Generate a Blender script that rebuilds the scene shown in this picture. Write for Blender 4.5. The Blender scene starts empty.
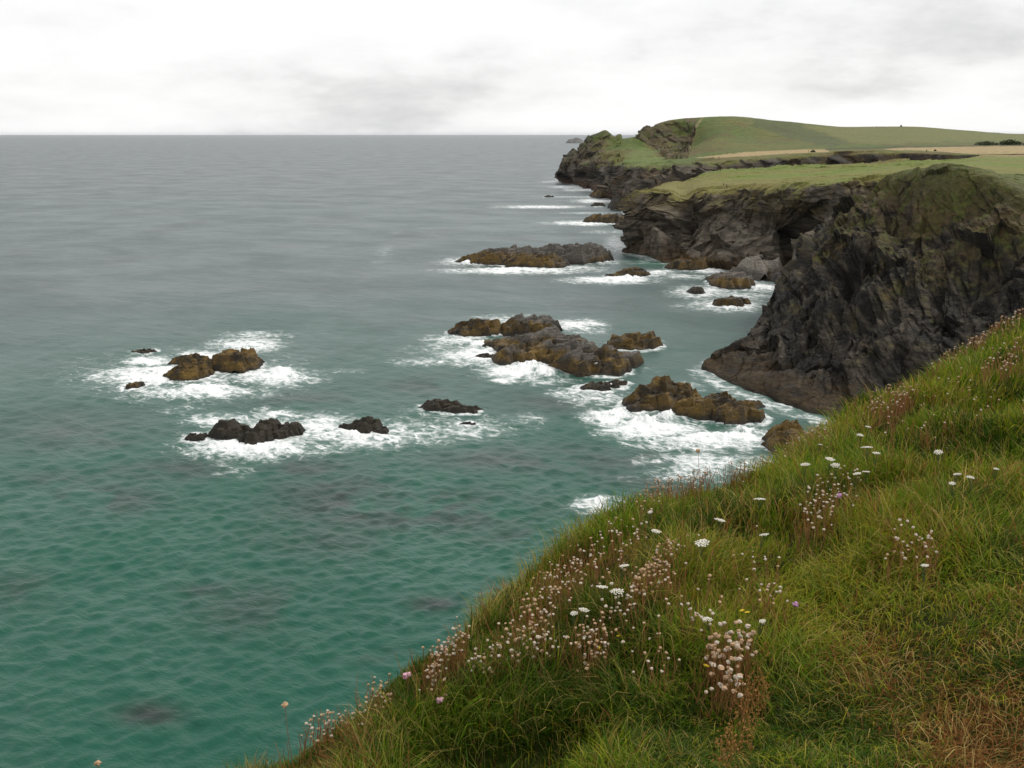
import bpy, math, random
import numpy as np
from mathutils import Vector

R = math.radians
random.seed(7)
rng = np.random.default_rng(7)
scene = bpy.context.scene
COL = scene.collection

# ------------------------------------------------------------------ camera
F = 995.0                      # focal length in pixels of a 1024 wide frame
PITCH = math.atan(250.0 / F)   # the horizon stands 250 px above the centre
CAMZ = 45.0
cam_d = bpy.data.cameras.new("camera")
cam_d.sensor_width = 36.0
cam_d.lens = 36.0 * F / 1024.0
cam_d.clip_start = 0.1
cam_d.clip_end = 120000.0
cam = bpy.data.objects.new("camera", cam_d)
COL.objects.link(cam)
cam.location = (0, 0, CAMZ)
cam.rotation_euler = (math.pi / 2 - PITCH, 0, 0)
scene.camera = cam

# ------------------------------------------------------------------ world: overcast sky
SUN_EL, SUN_AZ = 48.0, 62.0    # azimuth clockwise from the view direction (+Y)
world = bpy.data.worlds.new("World")
scene.world = world
world.use_nodes = True
wt = world.node_tree
wt.nodes.clear()
def wn(t, **k):
    n = wt.nodes.new(t)
    for a, b in k.items():
        setattr(n, a, b)
    return n
w_out = wn("ShaderNodeOutputWorld")
w_bg = wn("ShaderNodeBackground")
w_bg.inputs["Strength"].default_value = 0.1
w_sky = wn("ShaderNodeTexSky", sky_type='NISHITA', sun_disc=False)
w_sky.sun_elevation = R(SUN_EL)
w_sky.sun_rotation = R(SUN_AZ)
w_sky.altitude = 40
w_sky.dust_density = 2.0
w_tc = wn("ShaderNodeTexCoord")
w_sep = wn("ShaderNodeSeparateXYZ")
wt.links.new(w_tc.outputs["Generated"], w_sep.inputs[0])
w_add = wn("ShaderNodeMath", operation='ADD'); w_add.inputs[1].default_value = 0.30
w_max = wn("ShaderNodeMath", operation='MAXIMUM'); w_max.inputs[1].default_value = 0.0
wt.links.new(w_sep.outputs["Z"], w_max.inputs[0]); wt.links.new(w_max.outputs[0], w_add.inputs[0])
w_dx = wn("ShaderNodeMath", operation='DIVIDE'); w_dy = wn("ShaderNodeMath", operation='DIVIDE')
wt.links.new(w_sep.outputs["X"], w_dx.inputs[0]); wt.links.new(w_add.outputs[0], w_dx.inputs[1])
wt.links.new(w_sep.outputs["Y"], w_dy.inputs[0]); wt.links.new(w_add.outputs[0], w_dy.inputs[1])
w_cmb = wn("ShaderNodeCombineXYZ")
wt.links.new(w_dx.outputs[0], w_cmb.inputs[0]); wt.links.new(w_dy.outputs[0], w_cmb.inputs[1])
def wnoise(scale, detail, rough, dist, off):
    n = wn("ShaderNodeTexNoise")
    n.inputs["Scale"].default_value = scale; n.inputs["Detail"].default_value = detail
    n.inputs["Roughness"].default_value = rough; n.inputs["Distortion"].default_value = dist
    m = wn("ShaderNodeMapping"); m.inputs["Location"].default_value = off
    wt.links.new(w_cmb.outputs[0], m.inputs[0]); wt.links.new(m.outputs[0], n.inputs["Vector"])
    return n
n1 = wnoise(1.15, 8, 0.52, 0.0, (3.1, 1.7, 0)); n2 = wnoise(4.2, 8, 0.58, 0.0, (7.7, 4.2, 2))
w_mix = wn("ShaderNodeMath", operation='MULTIPLY_ADD'); w_mix.inputs[1].default_value = 0.24
w_s = wn("ShaderNodeMath", operation='MULTIPLY'); w_s.inputs[1].default_value = 0.76
wt.links.new(n1.outputs["Fac"], w_s.inputs[0])
wt.links.new(n2.outputs["Fac"], w_mix.inputs[0]); wt.links.new(w_s.outputs[0], w_mix.inputs[2])
w_ramp = wn("ShaderNodeValToRGB")
cr = w_ramp.color_ramp
cr.elements[0].position = 0.36; cr.elements[0].color = (0.68, 0.68, 0.685, 1)
cr.elements[1].position = 0.64; cr.elements[1].color = (1.04, 1.035, 1.02, 1)
for p_, c_ in ((0.42, 0.79), (0.475, 0.905), (0.55, 0.98)):
    e = cr.elements.new(p_); e.color = (c_, c_, c_ * 0.997, 1)
wt.links.new(w_mix.outputs[0], w_ramp.inputs[0])
w_gain = wn("ShaderNodeVectorMath", operation='SCALE'); w_gain.inputs["Scale"].default_value = 10.5
wt.links.new(w_ramp.outputs[0], w_gain.inputs[0])
w_cm = wn("ShaderNodeMixRGB"); w_cm.inputs[0].default_value = 0.97
wt.links.new(w_sky.outputs[0], w_cm.inputs[1]); wt.links.new(w_gain.outputs[0], w_cm.inputs[2])
wt.links.new(w_cm.outputs[0], w_bg.inputs[0]); wt.links.new(w_bg.outputs[0], w_out.inputs[0])

sun_d = bpy.data.lights.new("sun", 'SUN')
sun_d.energy = 2.0
sun_d.angle = R(10)
sun_d.color = (1.0, 0.95, 0.87)
sun = bpy.data.objects.new("sun", sun_d)
COL.objects.link(sun)
sd = Vector((math.sin(R(SUN_AZ)) * math.cos(R(SUN_EL)), math.cos(R(SUN_AZ)) * math.cos(R(SUN_EL)), math.sin(R(SUN_EL))))
sun.rotation_euler = (-sd).to_track_quat('-Z', 'Y').to_euler()

scene.view_settings.view_transform = 'Standard'
scene.view_settings.look = 'None'
scene.view_settings.exposure = 0.0
scene.view_settings.gamma = 1.0
scene.view_settings.use_curve_mapping = False
scene.render.engine = 'CYCLES'
scene.cycles.use_denoising = True
scene.cycles.max_bounces = 5
scene.cycles.diffuse_bounces = 3
scene.cycles.glossy_bounces = 2
scene.cycles.transmission_bounces = 2

# ------------------------------------------------------------------ pixel <-> world
CP, SP = math.cos(PITCH), math.sin(PITCH)
def ray(px, py):
    u = (np.asarray(px, float) - 512) / F
    v = (384 - np.asarray(py, float)) / F
    return np.stack([u, CP + v * SP, v * CP - SP], -1)
def at(px, py, D):
    d = ray(px, py)
    d = d / d[..., 1:2]
    return d * np.asarray(D, float)[..., None] + np.array([0, 0, CAMZ])
def sea_at(px, py, z=0.0):
    d = ray(px, py)
    return d * ((z - CAMZ) / d[..., 2])[..., None] + np.array([0, 0, CAMZ])
def project(P):
    q = P - np.array([0, 0, CAMZ])
    zc = q[..., 1] * CP - q[..., 2] * SP
    yc = q[..., 1] * SP + q[..., 2] * CP
    zc = np.where(zc > 0.05, zc, 0.05)
    return 512 + F * q[..., 0] / zc, 384 - F * yc / zc

# ------------------------------------------------------------------ numpy noise
def _hash(ix, iy, iz, seed):
    h = (ix.astype(np.int64) * 374761393 + iy.astype(np.int64) * 668265263 + iz.astype(np.int64) * 2147483647 + seed * 1274126177) & 0xFFFFFFFF
    h = ((h ^ (h >> 13)) * 1274126177) & 0xFFFFFFFF
    h = ((h ^ (h >> 16)) * 2246822519) & 0xFFFFFFFF
    return ((h ^ (h >> 15)) & 0xFFFFFF).astype(np.float64) / float(0xFFFFFF)
def vnoise(p, seed=0):
    """value noise in 0..1"""
    f0 = np.floor(p); t = p - f0
    t = t * t * t * (t * (t * 6 - 15) + 10)
    x, y, z = f0[..., 0], f0[..., 1], f0[..., 2]
    tx, ty, tz = t[..., 0], t[..., 1], t[..., 2]
    r = 0
    for dx in (0, 1):
        wx = tx if dx else 1 - tx
        for dy in (0, 1):
            wy = ty if dy else 1 - ty
            for dz in (0, 1):
                wz = tz if dz else 1 - tz
                r = r + wx * wy * wz * _hash(x + dx, y + dy, z + dz, seed)
    return r
ROT = np.array([[0.36, 0.48, -0.8], [-0.8, 0.6, 0.0], [0.48, 0.64, 0.6]])
def fbm(p, octs=5, gain=0.5, seed=0, ridged=False):
    a, s, tot = 1.0, 0.0, 0.0
    for o in range(octs):
        n = vnoise(p, seed + o * 17)
        if ridged:
            n = 1 - np.abs(2 * n - 1)
        s = s + a * n; tot += a; a *= gain
        p = (p @ ROT.T) * 2.03 + 11.3
    return s / tot
def P3(x, y, z=0.0):
    return np.stack([x, y, np.zeros_like(x) + z], -1)
def sstep(a, b, x):
    t = np.clip((x - a) / (b - a), 0, 1)
    return t * t * (3 - 2 * t)
def lerp(a, b, t):
    return a + (b - a) * t
def inpoly(px, py, poly):
    r = np.zeros(px.shape, bool)
    n = len(poly)
    for i in range(n):
        x0, y0 = poly[i]; x1, y1 = poly[(i + 1) % n]
        c = ((y0 > py) != (y1 > py)) & (px < (x1 - x0) * (py - y0) / ((y1 - y0) if y1 != y0 else 1e-9) + x0)
        r ^= c
    return r

# ------------------------------------------------------------------ object helpers
def tag(o, label=None, cat=None, group=None, kind=None):
    if label: o["label"] = label
    if cat: o["category"] = cat
    if group: o["group"] = group
    if kind: o["kind"] = kind
    return o
def mesh_np(name, V, polys, mat, smooth=False, color=None, attrs=None, parent=None, nper=None):
    """polys: (n,k) array, or with nper the flat loop list and polygon sizes"""
    me = bpy.data.meshes.new(name)
    V = np.ascontiguousarray(V, np.float32).reshape(-1, 3)
    me.vertices.add(len(V)); me.vertices.foreach_set("co", V.ravel())
    if nper is None:
        polys = np.asarray(polys, np.int32)
        flat = polys.ravel(); sizes = np.full(len(polys), polys.shape[1], np.int32)
    else:
        flat = np.asarray(polys, np.int32); sizes = np.asarray(nper, np.int32)
    starts = np.concatenate([[0], np.cumsum(sizes)[:-1]]).astype(np.int32)
    me.loops.add(len(flat)); me.loops.foreach_set("vertex_index", flat)
    me.polygons.add(len(sizes)); me.polygons.foreach_set("loop_start", starts)
    me.polygons.foreach_set("use_smooth", np.full(len(sizes), smooth, bool))
    me.update(calc_edges=True)
    if color is not None:
        c = np.ones((len(V), 4), np.float32); c[:, :3] = color.reshape(-1, 3)
        a = me.color_attributes.new("Col", 'FLOAT_COLOR', 'POINT'); a.data.foreach_set("color", c.ravel())
    for k, v in (attrs or {}).items():
        a = me.attributes.new(k, 'FLOAT', 'POINT'); a.data.foreach_set("value", np.ascontiguousarray(v, np.float32).ravel())
    if mat: me.materials.append(mat)
    o = bpy.data.objects.new(name, me)
    COL.objects.link(o)
    if parent is not None: o.parent = parent
    return o
def grid_quads(nu, nv):
    i = np.arange(nu - 1)[:, None] * nv + np.arange(nv - 1)[None, :]
    return np.stack([i, i + nv, i + nv + 1, i + 1], -1).reshape(-1, 4)
def empty(name, loc):
    o = bpy.data.objects.new(name, None)
    COL.objects.link(o); o.location = loc; o.empty_display_size = 0.1
    return o

# ------------------------------------------------------------------ materials
class NT:
    def __init__(s, name):
        s.m = bpy.data.materials.new(name); s.m.use_nodes = True
        s.t = s.m.node_tree; s.t.nodes.clear()
        s.out = s.n("ShaderNodeOutputMaterial")
    def n(s, t, **k):
        x = s.t.nodes.new(t)
        for a, b in k.items(): setattr(x, a, b)
        return x
    def l(s, a, b): s.t.links.new(a, b)
    def math(s, op, a, b=None, c=None):
        x = s.n("ShaderNodeMath", operation=op)
        for i, v in enumerate((a, b, c)):
            if v is None: continue
            if isinstance(v, (int, float)): x.inputs[i].default_value = v
            else: s.l(v, x.inputs[i])
        return x.outputs[0]
    def noise(s, vec, scale, detail=4, rough=0.55, dist=0.0):
        x = s.n("ShaderNodeTexNoise")
        x.inputs["Scale"].default_value = scale; x.inputs["Detail"].default_value = detail
        x.inputs["Roughness"].default_value = rough; x.inputs["Distortion"].default_value = dist
        s.l(vec, x.inputs["Vector"]); return x.outputs["Fac"]
    def mapping(s, vec, scale=(1, 1, 1), rot=(0, 0, 0)):
        x = s.n("ShaderNodeMapping"); x.inputs["Scale"].default_value = scale; x.inputs["Rotation"].default_value = rot
        s.l(vec, x.inputs[0]); return x.outputs[0]
    def ramp(s, fac, pts):
        x = s.n("ShaderNodeValToRGB"); r = x.color_ramp
        r.elements[0].position, r.elements[0].color = pts[0][0], (*pts[0][1], 1)
        r.elements[1].position, r.elements[1].color = pts[-1][0], (*pts[-1][1], 1)
        for p, c in pts[1:-1]:
            e = r.elements.new(p); e.color = (*c, 1)
        s.l(fac, x.inputs[0]); return x.outputs[0]
    def mixc(s, fac, a, b, mode='MIX'):
        x = s.n("ShaderNodeMixRGB", blend_type=mode)
        for i, v in ((0, fac), (1, a), (2, b)):
            if isinstance(v, (int, float)): x.inputs[i].default_value = v
            elif isinstance(v, tuple): x.inputs[i].default_value = (*v, 1)
            else: s.l(v, x.inputs[i])
        return x.outputs[0]
    def srange(s, v, a, b, c=0.0, d=1.0):
        x = s.n("ShaderNodeMapRange", interpolation_type='SMOOTHSTEP')
        s.l(v, x.inputs[0])
        for i, q in ((1, a), (2, b), (3, c), (4, d)):
            if isinstance(q, (int, float)): x.inputs[i].default_value = q
            else: s.l(q, x.inputs[i])
        return x.outputs[0]
    def bump(s, h, strength, dist, normal=None):
        x = s.n("ShaderNodeBump"); x.inputs["Distance"].default_value = dist
        if isinstance(strength, (int, float)): x.inputs["Strength"].default_value = strength
        else: s.l(strength, x.inputs["Strength"])
        s.l(h, x.inputs["Height"])
        if normal is not None: s.l(normal, x.inputs["Normal"])
        return x.outputs[0]
    def attr(s, name, out="Color"):
        x = s.n("ShaderNodeAttribute", attribute_name=name); return x.outputs[out]
    def bsdf(s, col, rough=0.9, spec=0.3, normal=None):
        x = s.n("ShaderNodeBsdfPrincipled")
        if isinstance(col, tuple): x.inputs["Base Color"].default_value = (*col, 1)
        else: s.l(col, x.inputs["Base Color"])
        if isinstance(rough, (int, float)): x.inputs["Roughness"].default_value = rough
        else: s.l(rough, x.inputs["Roughness"])
        x.inputs["Specular IOR Level"].default_value = spec
        if normal is not None: s.l(normal, x.inputs["Normal"])
        s.l(x.outputs[0], s.out.inputs[0]); return x

def terrain_mat(name, near, strata_rot, wet=0.0):
    """vertex colour holds what the ground is (rock, turf, weed); fine noise adds grain"""
    t = NT(name)
    geo = t.n("ShaderNodeNewGeometry").outputs["Position"]
    rock = t.attr("rock", "Fac")
    st = t.mapping(geo, (0.35, 0.35, 2.2), strata_rot)
    a = t.noise(st, 0.55 / near, 8, 0.62, 0.6)
    b = t.noise(geo, 0.9 / near, 8, 0.65)
    v = t.math('ADD', t.math('MULTIPLY', a, 0.6), t.math('MULTIPLY', b, 0.4))
    gain_r = t.srange(v, 0.32, 0.68, 0.30, 1.75)
    gain_g = t.srange(b, 0.3, 0.7, 0.72, 1.3)
    gain = t.math('ADD', t.math('MULTIPLY', gain_r, rock), t.math('MULTIPLY', gain_g, t.math('SUBTRACT', 1.0, rock)))
    sc = t.n("ShaderNodeVectorMath", operation='SCALE')
    t.l(t.attr("Col"), sc.inputs[0]); t.l(gain, sc.inputs["Scale"])
    nb = t.bump(v, t.math('MULTIPLY_ADD', rock, 0.7, 0.25), 0.9 * near)
    t.bsdf(sc.outputs[0], 0.85, 0.25, nb)
    return t.m
M_near = terrain_mat("dark_slate", 1.0, (0.5, 0.35, 0.3))
M_mid = terrain_mat("grey_slate", 1.6, (0.6, -0.3, 0.2))
M_far = terrain_mat("far_slate", 3.0, (0.4, -0.3, 0.2))

def rock_mat():
    t = NT("sea_rock_slate")
    geo = t.n("ShaderNodeNewGeometry").outputs["Position"]
    st = t.mapping(geo, (0.5, 0.5, 2.4), (0.35, 0.3, 0.4))
    a = t.noise(st, 0.9, 8, 0.65, 0.4)
    b = t.noise(geo, 2.3, 6, 0.65)
    v = t.math('ADD', t.math('MULTIPLY', a, 0.55), t.math('MULTIPLY', b, 0.45))
    g = t.srange(v, 0.3, 0.7, 0.4, 1.7)
    sc = t.n("ShaderNodeVectorMath", operation='SCALE')
    t.l(t.attr("Col"), sc.inputs[0]); t.l(g, sc.inputs["Scale"])
    t.bsdf(sc.outputs[0], 0.7, 0.35, t.bump(v, 0.9, 0.5))
    return t.m
M_rock = rock_mat()

def simple_mat(name, col, rough=0.8, var=0.3, scale=20.0):
    t = NT(name)
    geo = t.n("ShaderNodeNewGeometry").outputs["Position"]
    n = t.noise(geo, scale, 3)
    c = t.mixc(n, tuple(x * (1 - var) for x in col), tuple(min(1, x * (1 + var)) for x in col))
    t.bsdf(c, rough, 0.3)
    return t.m

# ------------------------------------------------------------------ lofted land
def pchip(x, Y, xs):
    """monotone cubic through Y (n, ...) at x"""
    x = np.asarray(x, float); Y = np.asarray(Y, float); n = len(x)
    sh = (-1,) + (1,) * (Y.ndim - 1)
    h = np.diff(x).reshape(sh); d = np.diff(Y, axis=0) / h
    m = np.zeros_like(Y); m[0] = d[0]; m[-1] = d[-1]
    with np.errstate(all='ignore'):
        w1 = 2 * h[1:] + h[:-1]; w2 = h[1:] + 2 * h[:-1]
        mm = (w1 + w2) / (w1 / d[:-1] + w2 / d[1:])
    m[1:-1] = np.where(d[:-1] * d[1:] > 0, np.nan_to_num(mm), 0)
    k = np.clip(np.searchsorted(x, xs, side='right') - 1, 0, n - 2)
    hh = (x[k + 1] - x[k]); t = ((xs - x[k]) / hh).reshape(sh); hh = hh.reshape(sh)
    return ((2*t**3-3*t**2+1) * Y[k] + (t**3-2*t**2+t) * hh * m[k] + (-2*t**3+3*t**2) * Y[k+1] + (t**3-t**2) * hh * m[k+1])
def seg_samples(counts):
    return np.concatenate([np.linspace(i, i + 1, c, endpoint=False) for i, c in enumerate(counts)] + [[len(counts)]])
def loft(ribs, ucounts, vcounts):
    A = np.array(ribs, float)            # (nr, nk, 3) world
    A = pchip(np.arange(A.shape[1]), A.transpose(1, 0, 2), seg_samples(vcounts)).transpose(1, 0, 2)
    return pchip(np.arange(A.shape[0]), A, seg_samples(ucounts))
def gnormals(G):
    du = np.gradient(G, axis=0); dv = np.gradient(G, axis=1)
    n = np.cross(du, dv); n /= np.linalg.norm(n, axis=-1, keepdims=True) + 1e-9
    return n
def outward(G):
    n = gnormals(G)
    if np.median(n[..., 2]) < 0: n = -n
    return n
def rowmask(vcounts, vals):
    return np.interp(seg_samples(vcounts), np.arange(len(vals)), vals)
def strata(G, normal, along=12.0, across=2.6, seed=0, warp=3.0):
    """layered rock noise: long along the beds, short across them"""
    n = np.array(normal, float); n /= np.linalg.norm(n)
    w = (fbm(G / 17.0, 3, 0.5, seed + 5)[..., None] - 0.5) * warp * 2
    q = G + n * w
    c = q @ n
    lat = q - c[..., None] * n
    return lat / along + (c / across)[..., None] * n

def facets(p, seed=0, tilt=1.0):
    """flat tilted faces, one per Voronoi cell: broken rock"""
    b = np.floor(p); best = np.full(p.shape[:-1], 1e9); cid = np.zeros_like(p); dl = np.zeros_like(p)
    for dx in (-1, 0, 1):
        for dy in (-1, 0, 1):
            for dz in (-1, 0, 1):
                c = b + np.array([dx, dy, dz])
                j = np.stack([_hash(c[..., 0], c[..., 1], c[..., 2], seed + k) for k in range(3)], -1)
                d = p - c - j; q = (d * d).sum(-1); m = q < best
                best = np.where(m, q, best); cid = np.where(m[..., None], c, cid); dl = np.where(m[..., None], d, dl)
    g = np.stack([_hash(cid[..., 0], cid[..., 1], cid[..., 2], seed + 20 + k) for k in range(3)], -1) - 0.5
    r = _hash(cid[..., 0], cid[..., 1], cid[..., 2], seed + 31) - 0.5
    return r * 0.9 + (g * dl).sum(-1) * 2 * tilt
def ledges(G, normal, spacing, seed=0, wob=1.2):
    """stepped beds: each bed swells outward and breaks back sharply"""
    n = np.array(normal, float); n /= np.linalg.norm(n)
    c = G @ n / spacing + (fbm(G / (spacing * 5.0), 4, 0.5, seed) - 0.5) * wob * 4
    k = np.floor(c); f = c - k
    amp = 0.4 + 1.2 * vnoise(np.stack([k * 1.7, fbm(G / (spacing * 4), 2, .5, seed + 3) * 5, k * 0], -1), seed + 7)
    return (sstep(0, 0.75, f) - sstep(0.82, 1.0, f) - 0.5) * amp
def fromrow(pts, Ds):
    return [at(np.float64(p[0]), np.float64(p[1]), np.float64(d)) for p, d in zip(pts, Ds)]
W = 'W'
def rib(*pts):
    """pts: (px, py, D) or (px, py, 'W') for a point on the waterline (sunk 1.5 m), or (px, py, None) = D interpolated"""
    D = [None] * len(pts); out = []
    for i, p in enumerate(pts):
        if p[2] == W: D[i] = float(sea_at(p[0], p[1])[1])
        elif p[2] is not None: D[i] = float(p[2])
    known = [i for i, d in enumerate(D) if d is not None]
    Df = np.interp(np.arange(len(D)), known, [D[i] for i in known])
    for i, p in enumerate(pts):
        q = at(p[0], p[1], np.float64(Df[i]))
        if p[2] == W: q = q + np.array([0, 0, -4.0])
        out.append(q)
    return out

def C(*c): return np.array(c, float)
GREEN = C(0.118, 0.156, 0.021); GREEN_D = C(0.060, 0.066, 0.011); OLIVE = C(0.072, 0.056, 0.015)
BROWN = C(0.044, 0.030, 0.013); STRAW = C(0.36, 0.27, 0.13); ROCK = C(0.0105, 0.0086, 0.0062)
ROCK_L = C(0.062, 0.050, 0.036); WEED = C(0.040, 0.0245, 0.008); ORANGE = C(0.062, 0.030, 0.011)
def mix(a, b, t): return a + (b - a) * t[..., None]

# ---------------------------------------------------------------- near dark headland
hv = [10, 26, 46, 56, 60, 60, 50, 26]
hu = [30, 46, 50, 56, 70, 74, 74, 60, 30]
def topD(i): return [275, 262, 250, 240, 231, 222, 213, 204, 196, 192][i]
wv = [0, .05, .16, .3, .45, .66, .88, 1.0]
def hrib(i, pts, base, inland):
    b = float(sea_at(*base)[1]); t = topD(i)
    r = [sea_at(*base) + np.array([0, 0, -4.0])]
    for k, p in enumerate(pts):
        r.append(at(p[0], p[1], np.float64(b + (t - b) * wv[k + 1])))
    r.append(np.array(inland, float))
    return r
head_ribs = [
    [C(86, 312, -2), C(88, 310, 3), C(90, 308, 8), C(93, 304, 13), C(98, 298, 19), C(106, 292, 25), C(116, 288, 30), C(122, 284, 32), C(150, 300, 32)],
    hrib(1, [(763, 318), (775, 300), (789, 280), (806, 256), (832, 226), (862, 203), (890, 181)], (757, 328), (140, 285, 33)),
    hrib(2, [(730, 355), (752, 338), (771, 312), (799, 280), (840, 236), (878, 197), (905, 171.5)], (718, 361), (138, 275, 33)),
    hrib(3, [(707, 366), (742, 352), (772, 330), (808, 294), (852, 245), (892, 203), (925, 170.5)], (698, 372), (138, 268, 33)),
    hrib(4, [(734, 377), (764, 360), (792, 337), (828, 300), (868, 252), (908, 208), (945, 169.5)], (720, 386), (138, 262, 33)),
    hrib(5, [(773, 391), (800, 373), (828, 346), (862, 305), (902, 257), (938, 212), (965, 170.5)], (758, 401), (139, 256, 33)),
    hrib(6, [(815, 407), (842, 387), (872, 352), (904, 307), (944, 260), (974, 214), (988, 175)], (802, 417), (142, 250, 33)),
    hrib(7, [(866, 420), (892, 397), (926, 352), (962, 307), (994, 260), (1012, 219), (1021, 189)], (852, 429), (145, 244, 32)),
    hrib(8, [(937, 430), (966, 397), (1002, 352), (1034, 312), (1055, 268), (1062, 232), (1066, 208)], (924, 440), (150, 238, 31)),
    hrib(9, [(1060, 428), (1085, 395), (1110, 355), (1130, 315), (1145, 275), (1150, 245), (1152, 222)], (1050, 438), (165, 232, 31)),
]
G = loft(head_ribs, hu, hv)
N = outward(G)
rm = rowmask(hv, [0.1, 0.4, 0.9, 1.0, 1.0, 0.95, 0.7, 0.4, 0.2])[None, :]
big = fbm(G / 14.0, 4, 0.5, 3) - 0.5
s1 = fbm(strata(G, (0.5, -0.25, 0.85), 9, 2.4, 11), 5, 0.55, 21, True) - 0.5
s2 = fbm(G / 2.2, 4, 0.6, 31) - 0.5
low = sstep(20, 8, G[..., 2])
led = facets(strata(G, (0.62, -0.35, 0.7), 20.0, 6.0, 61), 62) * (3.4 - 1.4 * low) + facets(strata(G, (0.62, -0.35, 0.7), 12.0, 2.2, 64), 65) * 1.0 + facets(strata(G, (0.62, -0.35, 0.7), 6.0, 0.8, 66), 68) * 0.4
disp = big * (9.0 - 4.5 * low) + s1 * 1.2 + s2 * (0.7 + 0.9 * (1 - low)) + led * np.minimum(rm + 0.1, 1) ** 1.5
G2 = G + N * (disp * rm)[..., None]
# a hollow eaten into the dark wall under the dome
hx, hy = project(G)
hol = np.exp(-(((hx - 960) / 42) ** 2 + ((hy - 285) / 45) ** 2))
hol += 0.6 * np.exp(-(((hx - 845) / 16) ** 2 + ((hy - 275) / 22) ** 2)) + 0.5 * np.exp(-(((hx - 895) / 14) ** 2 + ((hy - 225) / 32) ** 2))
G2 -= N * (hol * 6.0)[..., None]
N2 = outward(G2)
z = G2[..., 2]; hx, hy = project(G2)
nz = fbm(G2 / 3.0, 5, 0.6, 41); nb = fbm(G2 / 9.0, 3, 0.5, 42)
up = N2[..., 2]
veg = sstep(0.0, 1.0, (z - 19) / 19 + (up - 0.5) * 1.1 + (nz - 0.5) * 1.9 + (nb - 0.5) * 1.6 - (hx - 880) / 600.0 * 0.5 + 0.75 * sstep(262, 205, hy) * sstep(850, 920, hx))
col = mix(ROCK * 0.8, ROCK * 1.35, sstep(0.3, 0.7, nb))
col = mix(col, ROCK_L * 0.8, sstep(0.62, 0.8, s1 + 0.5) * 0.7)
vc = mix(mix(BROWN, OLIVE * 0.8, sstep(0.38, 0.62, nb)), GREEN_D, sstep(0.5, 0.68, fbm(G2 / 2.0, 4, 0.6, 44)))
vc = mix(vc, C(0.085, 0.052, 0.024), sstep(0.55, 0.72, fbm(G2 / 1.6, 4, 0.6, 47)) * 0.7)
vtop = rowmask(hv, [0, 0, 0, 0, 0, 0, 0, 0.5, 1])[None, :]
vc = mix(vc, GREEN * 0.75, vtop * 0.85 + 0 * z)
veg = np.maximum(veg, vtop)
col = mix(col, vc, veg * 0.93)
weedm = sstep(4.2, 1.2, z + (nz - 0.5) * 8) * 0.9
col = mix(col, mix(WEED * 0.75, WEED * 1.05, nz), weedm)
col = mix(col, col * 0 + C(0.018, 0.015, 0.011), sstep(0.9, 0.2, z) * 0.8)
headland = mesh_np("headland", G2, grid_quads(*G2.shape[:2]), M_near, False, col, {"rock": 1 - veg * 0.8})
tag(headland, "dark slate headland with brown green turf dome across the cove", "headland", kind="structure")

# ---------------------------------------------------------------- grey cliff and green plateau behind it
pu = [24, 44, 50, 56, 50, 44, 44, 44, 40, 40]
pv = [8, 22, 30, 34, 36, 44, 44, 10]
pl_ribs = [
    rib((634, 243, W), (637, 237, None), (638, 226, None), (639, 214, None), (640, 204, None), (642, 192.5, 428), (650, 189.5, 440), (656, 186.5, 455), (660, 196, 470)),
    rib((619, 252, W), (627, 245, None), (630, 234, None), (632, 219, None), (633, 204, None), (638, 191.5, 396), (655, 188, 425), (666, 183.5, 455), (672, 192, 470)),
    rib((641, 256, W), (646, 248, None), (651, 235, None), (656, 220, None), (660, 206, None), (665, 192, 387), (685, 186, 420), (692, 177.5, 480), (697, 184, 500)),
    rib((668, 264, W), (672, 256, None), (677, 242, None), (681, 226, None), (685, 210, None), (690, 191.5, 379), (715, 182, 430), (722, 170.5, 505), (726, 177, 525)),
    rib((700, 269, W), (704, 260, None), (709, 246, None), (713, 230, None), (718, 212, None), (724, 190.5, 371), (755, 178, 440), (764, 167, 518), (768, 173, 540)),
    rib((728, 275, W), (731, 266, None), (736, 253, None), (742, 236, None), (749, 213, None), (762, 188, 362), (802, 176, 440), (812, 165.2, 512), (815, 172, 535)),
    rib((752, 281, W), (756, 270, None), (760, 257, None), (768, 240, None), (779, 214, None), (802, 184.5, 347), (847, 173, 430), (862, 163.8, 492), (866, 170, 515)),
    rib((778, 284, W), (778, 272, 318), (781, 260, 329), (789, 241, 338), (806, 212, 338), (838, 182.5, 326), (888, 171, 420), (908, 162.6, 482), (912, 168, 505)),
    rib((806, 282, W), (806, 270, 304), (813, 252, 310), (828, 230, 314), (846, 206, 318), (872, 178.5, 314), (927, 168, 400), (952, 159.5, 482), (958, 162, 505)),
    rib((842, 262, 292), (848, 250, 296), (856, 235, 300), (866, 218, 304), (882, 198, 306), (910, 176, 300), (968, 164, 385), (1002, 155.8, 500), (1012, 156.5, 540)),
    rib((990, 240, 285), (1000, 230, 286), (1010, 215, 287), (1018, 205, 288), (1024, 195, 288), (1035, 184, 290), (1070, 168, 380), (1100, 154.5, 500), (1110, 155, 540)),
]
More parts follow.
